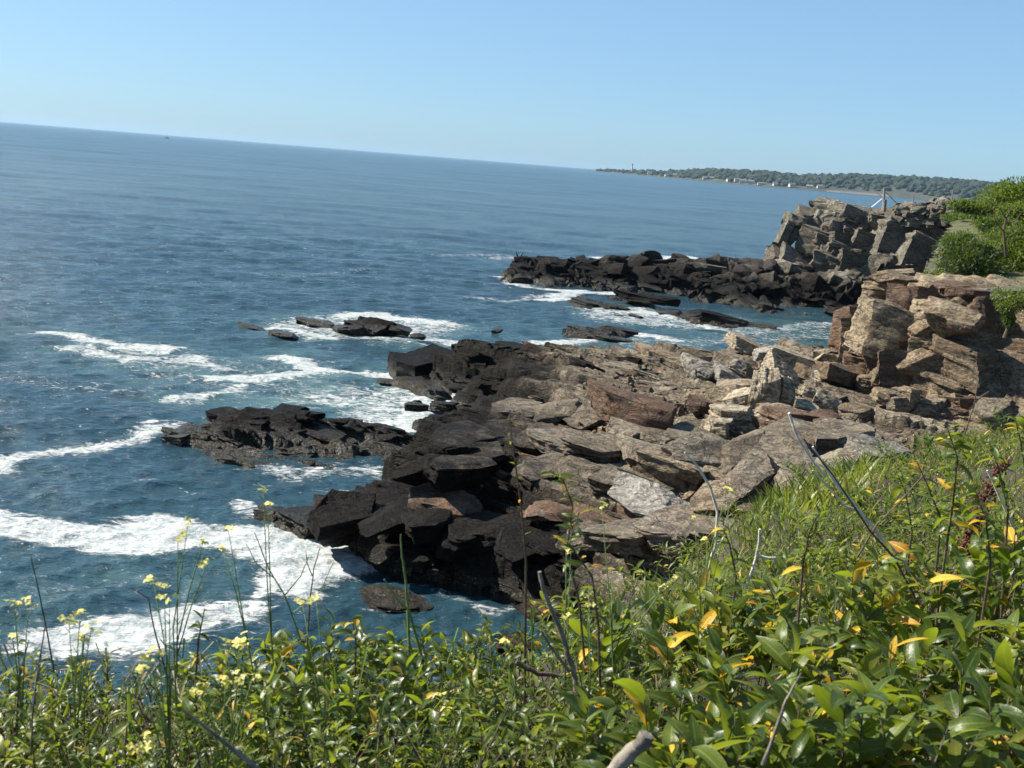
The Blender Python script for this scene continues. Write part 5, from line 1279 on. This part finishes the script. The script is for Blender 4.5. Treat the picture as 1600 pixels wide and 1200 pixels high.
def mustard(label, root_px, tips, Y, fl=1.0, seed=0):
    rr = random.Random(seed)
    b0 = at_y(root_px[0], root_px[1], Y)
    base = Vector((b0.x, b0.y, min(b0.z, gz(b0.x, b0.y))))
    r = root("mustard_plant", base, label, "wildflower", "yellow flowered mustard plants")
    st = Build(); pods = Build(); fls = []
    main = max(tips, key=lambda q: -q[1])
    mt = at_y(main[0], main[1], Y)
    bend = Vector((rr.gauss(0, .02), rr.gauss(0, .02), 0))
    spine = [base, base.lerp(mt, 0.3) + bend, base.lerp(mt, 0.65) + bend * 1.3, mt]
    st.tube(spine, [0.0042, 0.0034, 0.0024, 0.0012], 5)
    for tx, ty in tips:
        tp = at_y(tx, ty, Y + rr.uniform(-0.08, 0.08))
        if (tx, ty) != main:
            k = rr.uniform(0.35, 0.6); o_ = base.lerp(mt, k) + bend
            mid = o_.lerp(tp, 0.5) + Vector((0, 0, 0.02))
            st.tube([o_, mid, tp], [0.0026, 0.002, 0.001], 5)
            seg = (o_, tp)
        else: seg = (spine[2], mt)
        fls.append(tp)
        for i in range(7):
            q = seg[0].lerp(seg[1], rr.uniform(0.3, 0.93)); w = rr.uniform(0, 6.28)
            pods.tube([q, q + Vector((math.cos(w) * 0.018, math.sin(w) * 0.018, 0.024))], [0.0012, 0.0006], 4)
    st.build("stem", M['stem'], r, True); pods.build("seed_pods", M['stem'], r)["kind"] = "stuff"
    lv = Build(); ms = []
    for i in range(7):
        p = base.lerp(mt, rr.uniform(0.15, 0.55)) + bend; w = rr.uniform(0, 6.28)
        ms.append(np.array(leaf_mat(p, (math.cos(w), math.sin(w), 0.4), (rr.gauss(0, .3), rr.gauss(0, .3), 1), rr.uniform(0.03, 0.06))))
    lv.copies(NARROW[0][0], NARROW[0][1], ms, [rr.random() for _ in ms]); lv.build("foliage", M['leaf_light'], r, True)["kind"] = "stuff"
    for p in fls:
        s = fl * rr.uniform(0.75, 1.1)
        obj("flower", FLOWER[rr.randrange(5)], r, Matrix.Translation(p) @ Matrix.Rotation(rr.uniform(0, 6), 4, 'Z') @ Matrix.Diagonal((s, s, s, 1)))
    return r
MUST = [("tall flowering mustard against the big foam streak", (300, 1030), [(293, 822), (278, 845), (324, 878), (318, 845)], 3.2),
        ("single tall mustard stem below the rock island", (452, 1010), [(411, 762), (418, 786)], 3.6),
        ("thin mustard with two spaced blooms against the foam", (440, 1000), [(356, 824), (347, 856)], 3.5),
        ("mustard with a heavy bloom left of the tall one", (255, 1050), [(256, 915), (240, 908), (265, 935)], 2.9),
        ("low mustard cluster at the left water patch", (130, 1050), [(108, 972), (125, 962), (143, 980), (130, 995)], 2.9),
        ("small mustard at the extreme left", (30, 1060), [(22, 940), (45, 942), (18, 992)], 3.3),
        ("short mustard whose blooms stand over the back shrubs", (520, 1000), [(494, 934), (472, 941)], 3.2),
        ("leaning mustard with long green stalk in the lower left", (300, 1130), [(212, 1050), (234, 1024), (248, 1020)], 2.6),
        ("mustard with paired blooms above the leaning stalk", (380, 1100), [(375, 1000), (356, 1004), (384, 1006)], 2.8),
        ("lowest mustard cluster near the grey twig", (250, 1190), [(232, 1150), (243, 1165), (215, 1172)], 2.4),
        ("bushy mustard in the low middle left", (330, 1150), [(312, 1082), (318, 1064), (352, 1062), (372, 1060), (396, 1055)], 2.6),
        ("mustard in front of the black rock hollow", (900, 1010), [(885, 853), (892, 862)], 3.6),
        ("mustard with many buds in front of the brown ledge", (985, 1010), [(955, 890), (1000, 895), (1040, 915), (1050, 908), (940, 790)], 3.7),
        ("slim mustard beside the bent white twig", (1110, 960), [(1135, 762), (1145, 768), (1105, 845), (1085, 812)], 4.3),
        ("mustard blooms hidden among the middle shrubs", (930, 1060), [(918, 945), (880, 965), (1000, 975), (920, 928)], 3.4),
        ("thin mustard in front of the flat red slab", (790, 1080), [(786, 1000), (700, 1110), (692, 1090)], 3.2)]
for i, (lb, rp, tips, Y) in enumerate(MUST): mustard(lb, rp, tips, Y, 1.0, 40 + i)

# dead branches, stubs and dry stems
def stick(name, label, cat, px, Y, w0, w1, mat, forks=(), sides=7):
    if mat != 'deadwood' or w1 < 12: w0, w1 = w0 * 0.8, w1 * 0.75
    P = [at_y(q[0], q[1], Y + (q[2] if len(q) > 2 else 0)) for q in px]
    k = Y / FPX / 2
    n_ = len(P); R = [(w0 + (w1 - w0) * i / (n_ - 1)) * k for i in range(n_)]
    fine, FR = [], []
    for i in range(n_ - 1):
        for j in range(4):
            fine.append(P[i].lerp(P[i + 1], j / 4) + Vector((random.gauss(0, 1), random.gauss(0, 1), random.gauss(0, 1))) * (R[i] * 0.18)); FR.append((R[i] + (R[i + 1] - R[i]) * j / 4) * random.uniform(0.9, 1.1))
    fine.append(P[-1]); FR.append(R[-1])
    if not forks:
        o = Build().tube(fine, FR, sides, wob=0.08).build(name, M[mat], None, 50, shift=None)
        return tag(o, label, cat)
    r = root(name, P[-1], label, cat)
    Build().tube(fine, FR, sides, wob=0.08).build("branch", M[mat], r, 50)
    for f in forks:
        Q = [at_y(q[0], q[1], Y) for q in f[0]]
        Build().tube(Q, [f[1] * k * (1 - 0.5 * i / (len(Q) - 1)) for i in range(len(Q))], 6, wob=0.08).build("side_branch", M[mat], r, 50)
    return r
stick("dead_branch", "bent bleached twig curving down in front of the brown ledge", "branch", [(1070, 707), (1090, 728), (1110, 762), (1121, 800), (1119, 845), (1108, 890)], 5.0, 4, 7, 'deadwood')
stick("dead_branch", "long bleached branch rising from the slope to the sawn block", "branch", [(1233, 645), (1244, 680), (1268, 718), (1290, 745)], 5.2, 6, 5, 'deadwood')
stick("dead_branch", "thick grey dead branch slanting across the grass slope", "branch", [(1270, 698), (1288, 728), (1302, 750), (1340, 795), (1362, 822), (1395, 858), (1430, 905)], 4.6, 4, 11, 'deadwood', [([(1345, 800), (1320, 790), (1270, 735)], 5)])
stick("dead_branch", "dark thin twig crossing the thick grey branch", "branch", [(1455, 730), (1400, 790), (1370, 820), (1340, 870)], 4.5, 3, 5, 'twig')
stick("dead_branch", "dark straight twig running beside the grey branch", "branch", [(1255, 685), (1300, 740), (1360, 830), (1400, 875), (1432, 940)], 4.4, 3, 6, 'twig')
stick("dead_branch", "small forked grey twig left of the grass patch", "branch", [(1187, 826), (1186, 850), (1178, 880), (1165, 920)], 4.2, 5, 6, 'deadwood', [([(1182, 868), (1200, 872), (1212, 871)], 5)])
stick("dead_stub", "upright broken dead stub in front of the black rocks", "branch", [(842, 893), (852, 930), (876, 985), (893, 1040), (908, 1120), (915, 1180)], 3.4, 9, 15, 'greywood', [([(890, 1050), (860, 1010), (845, 985)], 6)])
stick("log", "sawn pale log end poking out at the bottom edge", "log", [(1012, 1148), (985, 1175), (950, 1215), (920, 1250)], 2.3, 34, 38, 'greywood', (), 12)
stick("dead_branch", "grey dead branch lying at the lower left corner", "branch", [(284, 1108), (330, 1142), (360, 1168), (420, 1215)], 2.5, 6, 13, 'greywood')
stick("dead_branch", "short grey twig rising at the lower right", "branch", [(1252, 1052), (1228, 1095), (1216, 1130), (1192, 1195)], 2.4, 4, 11, 'greywood')
stick("dead_branch", "pale dry stick near the red seed heads", "branch", [(1543, 735), (1566, 785), (1584, 830), (1600, 880)], 5.0, 4, 7, 'deadwood')
stick("dead_branch", "short brown branch lying under the leaves near the stub", "branch", [(805, 1035), (840, 1052), (880, 1056)], 3.2, 14, 8, 'twig')
stick("dead_branch", "brown dry stalk at the left among the weeds", "branch", [(48, 870), (60, 920), (70, 970), (85, 1050)], 3.4, 2, 4, 'twig')
stick("dead_branch", "dry stalk with bent tip above the back shrubs", "branch", [(208, 920), (232, 935), (240, 980), (262, 1060)], 3.4, 2, 4, 'twig')
stick("dead_branch", "thin dry stalk in front of the foam", "branch", [(500, 856), (490, 890), (484, 940), (480, 1010)], 3.6, 2, 4, 'twig', [([(488, 900), (480, 880), (478, 862)], 2)])
stick("dead_branch", "fine branching dry weed beside the foam streak", "branch", [(398, 832), (420, 890), (445, 930), (470, 1000)], 3.5, 2, 4, 'stem', [([(445, 930), (470, 900), (482, 870)], 2.5), ([(430, 905), (400, 880), (385, 850)], 2), ([(455, 960), (500, 925), (520, 880)], 2)])
stick("dead_branch", "grey upright stick at the far lower left", "branch", [(70, 980), (60, 1040), (52, 1100), (48, 1180)], 2.8, 3, 5, 'greywood')
stick("dead_branch", "thin dry stem standing at the right below the cliff", "branch", [(1530, 590), (1520, 640), (1500, 700), (1490, 760)], 5.0, 2, 4, 'twig', [([(1522, 630), (1535, 618), (1545, 612)], 3)])
stick("reed_blade", "tall yellow green reed in front of the black ledge", "reed", [(626, 835), (628, 870), (634, 905), (638, 960), (640, 1030)], 3.8, 3, 7, 'stem')
stick("reed_blade", "leaning green reed beside the tall one", "reed", [(600, 905), (620, 935), (640, 955), (660, 1030)], 3.8, 3, 6, 'stem')

def dock(label, top, bot, Y, seed):
    rr = random.Random(seed)
    a, b = at_y(*bot, Y), at_y(*top, Y)
    r = root("dock_plant", Vector((a.x, a.y, gz(a.x, a.y))), label, "plant")
    Build().tube([Vector((a.x, a.y, gz(a.x, a.y))), a, b], [0.006, 0.005, 0.002], 5).build("stem", M['redseed'], r)
    B_ = Build(); ms = []
    V = icoV * 0.5
    for k in range(240):
        t = rr.random(); p = a.lerp(b, t); s = 0.032 * (1 - 0.6 * t)
        p = p + Vector((rr.gauss(0, s), rr.gauss(0, s), rr.gauss(0, s)))
        ms.append(np.array(Matrix.Translation(p) @ Matrix.Diagonal((.009, .009, .012, 1))))
    bm_ = bmesh.new(); bmesh.ops.create_icosphere(bm_, subdivisions=1, radius=0.8)
    v1 = np.array([v.co[:] for v in bm_.verts]); f1 = np.array([[v.index for v in f.verts] for f in bm_.faces]); bm_.free()
    B_.copies(v1, f1, ms, [rr.random() for _ in ms]); B_.build("seed_head", M['redseed'], r)["kind"] = "stuff"
dock("dark red dock seed head on the slope, taller one", (1572, 720), (1520, 810), 6.0, 1)
dock("dark red dock seed head on the slope, lower one", (1530, 800), (1500, 870), 5.8, 2)

# grass: nobody could count it
def grass(name, label, poly, n, hgt, mat, seed, shapes, Ymin=None, tilt=0.55):
    rr = np.random.default_rng(seed)
    P = np.array([(p[0], p[1]) for p in poly])
    x = rr.uniform(P[:, 0].min(), P[:, 0].max(), n * 3); y = rr.uniform(P[:, 1].min(), P[:, 1].max(), n * 3)
    clump = vnoise(np.stack([x * 1.6, y * 1.6, 0 * x], 1), seed)
    k = inside(poly, x, y) & (clump > rr.uniform(-0.9, 0.5, len(x))); x, y = x[k][:n], y[k][:n]
    z = ground(x, y)
    b = Build(); per = [[] for _ in shapes]
    for i in range(len(x)):
        w = rr.uniform(0, 6.283); tl = abs(rr.normal(0, tilt))
        d = Vector((math.cos(w) * tl, math.sin(w) * tl, 1.0))
        per[rr.integers(len(shapes))].append(np.array(leaf_mat(Vector((x[i], y[i], z[i] - 0.01)), d, Vector((math.cos(w), math.sin(w), 0.2)) * -1, hgt * rr.uniform(0.5, 1.25))))
    for s, ms in enumerate(per):
        if ms: b.copies(shapes[s][0], shapes[s][1], ms, rr.uniform(0, 1, len(ms)))
    o = b.build(name, M[mat], None, True)
    return tag(o, label, "grass", kind="stuff")
def gpoly(px): return [tuple(at_y(a, b, Y))[:2] for a, b, Y in px]
slope_poly = gpoly([(950, 960, 5), (1060, 880, 8.8), (1130, 830, 12), (1250, 800, 15), (1440, 740, 16), (1700, 660, 19), (1750, 800, 8), (1700, 900, 4.5), (1200, 900, 4.5)])
grass("grass", "rough green grass covering the slope beside the shelf", slope_poly, 9000, 0.26, 'grass', 71, BLADE)
grass("dry_grass", "pale dry grass stems mixed through the slope", slope_poly, 5200, 0.24, 'straw', 72, BLADE, tilt=0.9)
patch_poly = gpoly([(1170, 850, 9.5), (1180, 800, 13.5), (1330, 790, 14.5), (1350, 800, 12), (1330, 850, 9.5)])
grass("tall_grass", "bright green broad bladed grass patch below the rocks", patch_poly, 1000, 0.34, 'leaf_light', 73, LANCE, tilt=0.35)
bluff_poly = [(-3.2, 1.6), (3.0, 1.6), (3.4, 4.6), (1.6, 5.2), (-0.5, 4.6), (-3.2, 4.4)]
grass("bluff_grass", "thin grass blades standing between the foreground shrubs", bluff_poly, 900, 0.40, 'grass', 74, FINE, tilt=0.4)
grass("bluff_straw", "dry stems tangled between the foreground shrubs", bluff_poly, 900, 0.36, 'straw', 75, FINE, tilt=0.8)

grass("side_grass", "long green grass on the bluff to the right of the broad leaved shrubs", [(2.3, 0.8), (9, 0.8), (11, 12), (6.2, 13), (4.2, 8)], 5000, 0.38, 'grass', 76, BLADE, tilt=0.5)
grass("side_weeds", "leafy weeds on the bluff beyond the last small leaved shrub", [(-6, 1.0), (-2.7, 1.0), (-2.7, 4.3), (-6, 4.3)], 1200, 0.30, 'leaf_light', 77, LANCE, tilt=0.5)

# ------------------------------------------------------------------ shrubs and small trees on the cliff top
def crown(name, label, cat, px, py, w, h, Y, mat, lsize, n, seed, lobes=9, limbs=True, base_py=None, D=None):
    rr = np.random.default_rng(seed); r2 = random.Random(seed)
    d = ray(px, py); s = (Y / d.y) / FPX
    W, H = w * s / 2, h * s / 2
    c = at_y(px, py, Y)
    base = c - Vector((0, 0, H))
    r = root(name, base, label, cat)
    tr = Build(); top = Vector((c.x, c.y, c.z + H * 0.5))
    tr.tube([base - Vector((0, 0, .4)), base.lerp(top, .4) + Vector((.1, 0, 0)), top], [0.12 * H + .04, .08 * H + .02, .02], 7)
    Lc = []
    for k in range(lobes):
        u = rr.normal(size=3); u /= np.linalg.norm(u); u[2] = u[2] - 0.15
        q = np.array(c) + u * np.array([W, (D or W) * 0.9, H]) * rr.uniform(0.2, 0.8)
        Lc.append((q, rr.uniform(0.36, 0.58)))
        tr.tube([base.lerp(top, r2.uniform(.2, .6)), Vector(q)], [0.05 * H + .01, .012], 5)
    tr.build("trunk", M['twig'], r)
    per = [[] for _ in TUFT]; tn = [[] for _ in TUFT]
    for i in range(n):
        q, R = Lc[rr.integers(len(Lc))]
        u = rr.normal(size=3); u /= np.linalg.norm(u)
        rad_ = R * (rr.random() ** 0.33)
        p = q + u * rad_ * np.array([W, (D or W), H]) * 1.05
        if p[2] < base.z - 0.1: continue
        dd = Vector(u) + Vector(rr.normal(0, .6, 3)) + Vector((0, 0, .3))
        k = rr.integers(len(TUFT))
        per[k].append(np.array(leaf_mat(Vector(p), dd, Vector(rr.normal(0, .5, 3)) + Vector((0, 0, 1)), lsize * rr.uniform(.6, 1.3)))); tn[k].append(rr.random() * 0.5 + 0.25 * rr.integers(0, 2))
    b = Build()
    for k in range(len(TUFT)):
        if per[k]: b.copies(TUFT[k][0], TUFT[k][1], per[k], tn[k])
    b.build("crown", M[mat], r, True)
    return r
crown("juniper_bush", "dark green spreading juniper bush on top of the tan cliff", "bush", 1516, 405, 120, 80, 58, 'leaf_juniper', 0.26, 9000, 81, 16)
crown("cliff_bush", "bright yellow green bush at the picture's right edge above the juniper", "bush", 1600, 388, 110, 120, 60, 'leaf_vine', 0.24, 9000, 82, 16)
crown("cliff_bush", "small leafy bush behind the juniper below the grey rocks", "bush", 1500, 378, 70, 44, 68, 'leaf_far', 0.26, 3000, 83, 8)
crown("hill_bush", "rounded green bush on the skyline at the top right corner", "bush", 1600, 300, 130, 52, 88, 'leaf_vine', 0.32, 8000, 84, 14)
crown("hill_bush", "low green thicket left of the skyline bush", "bush", 1528, 322, 90, 26, 92, 'leaf_far', 0.32, 4200, 85, 12)
crown("hill_bush", "green thicket at the right edge under the skyline bush", "bush", 1600, 334, 100, 40, 80, 'leaf_vine', 0.30, 5200, 86, 12)
crown("hill_bush", "olive thicket between the dead shrub and the headland turf", "bush", 1560, 350, 70, 34, 76, 'leaf_far', 0.28, 3600, 92, 10)
crown("hill_bush", "dark thicket filling the slope behind the juniper", "bush", 1560, 376, 90, 50, 72, 'leaf_far', 0.26, 5000, 93, 12)
crown("hill_bush", "low olive scrub along the crest between the thin poles", "bush", 1510, 342, 90, 18, 98, 'leaf_far', 0.3, 2600, 94, 12)
crown("hill_bush", "low scrub on the crest right of the headland rocks", "bush", 1570, 344, 80, 22, 90, 'leaf_vine', 0.3, 2600, 95, 10)
crown("cliff_shrub", "pale olive tuft at the left foot of the juniper", "bush", 1458, 434, 44, 26, 55, 'leaf_vine', 0.20, 1500, 87, 7)
crown("cliff_shrub", "green shrub trailing over the edge of the grey cliff face", "bush", 1585, 470, 70, 36, 47.5, 'leaf_vine', 0.17, 2400, 88, 9)
crown("cliff_shrub", "small shrub clinging to the grey cliff face under the trailing one", "bush", 1574, 500, 26, 28, 47.2, 'leaf_far', 0.14, 700, 89, 5)
crown("cliff_shrub", "low olive shrub between the juniper and the trailing shrub", "bush", 1560, 442, 70, 26, 54, 'leaf_vine', 0.2, 2000, 90, 8)
crown("cliff_shrub", "sparse green shrub on the rocky crest of the headland", "bush", 1500, 332, 44, 12, 104, 'leaf_far', 0.3, 900, 91, 6)
dt = at_y(1572, 400, 57)
tree = root("dead_tree", dt, "bare dead shrub with twisted grey branches at the right edge", "dead tree")
Build().tube([dt, at_y(1568, 360, 57), at_y(1572, 340, 57), at_y(1582, 322, 57)], [.07, .06, .045, .02], 6, wob=.1).build("trunk", M['twig'], tree)
for q in ([(1568, 362), (1555, 345), (1552, 325)], [(1572, 342), (1562, 325), (1566, 312)], [(1570, 350), (1586, 345), (1598, 330)], [(1572, 372), (1588, 362), (1600, 350)]):
    Build().tube([at_y(a, b, 57) for a, b in q], [.04, .03, .01], 5, wob=.1).build("branch", M['twig'], tree)

# ------------------------------------------------------------------ spray thrown up against the shelf point
def spray(label, px, py, Y, w, h, n, seed):
    rr = np.random.default_rng(seed)
    bm_ = bmesh.new(); bmesh.ops.create_icosphere(bm_, subdivisions=1, radius=1.0)
    v1 = np.array([v.co[:] for v in bm_.verts]); f1 = np.array([[v.index for v in f.verts] for f in bm_.faces]); bm_.free()
    c = at_y(px, py, Y); ms = []
    for i in range(n):
        t = rr.random() ** 1.7
        x = rr.normal(0, w * (0.35 + 0.4 * t)); y = rr.normal(0, w * 0.3)
        s = rr.uniform(0.01, 0.032) * (1.3 - t)
        ms.append(np.array(Matrix.Translation((c.x + x + 0.3 * t, c.y + y, c.z + h * t * (1 - 0.3 * abs(x) / w))) @ Matrix.Diagonal((s, s, s * 1.3, 1))))
    o = Build().copies(v1, f1, ms, rr.uniform(0, 1, len(ms))).build("sea_spray", M['spray'], None, True)
    tag(o, label, "spray", kind="stuff")
spray("burst of white spray behind the black shelf point", 640, 584, 60.5, 0.8, 1.0, 1500, 5)
spray("white spray on the reef's right side", 645, 505, 72.5, 0.9, 0.6, 500, 6)

# ------------------------------------------------------------------ sea air
def haze():
    s = (-103000, -12, -3); e = (103000, 17300, 75)
    c = [(s[i] + e[i]) / 2 for i in range(3)]
    me = Build().box((0, 0, 0), [e[i] - s[i] for i in range(3)])
    m = bpy.data.materials.new("sea_haze"); m.use_nodes = True
    nt = m.node_tree; nt.nodes.remove(nt.nodes["Principled BSDF"])
    v = nt.nodes.new("ShaderNodeVolumePrincipled")
    v.inputs["Color"].default_value = (0.42, 0.62, 0.82, 1); v.inputs["Density"].default_value = 0.00004; v.inputs["Anisotropy"].default_value = 0.2
    nt.links.new(v.outputs[0], nt.nodes["Material Output"].inputs["Volume"])
    o = me.build("haze", m); o.location = c
    tag(o, "thin blue sea haze over the water", "haze", kind="stuff")
if HAZE: haze()
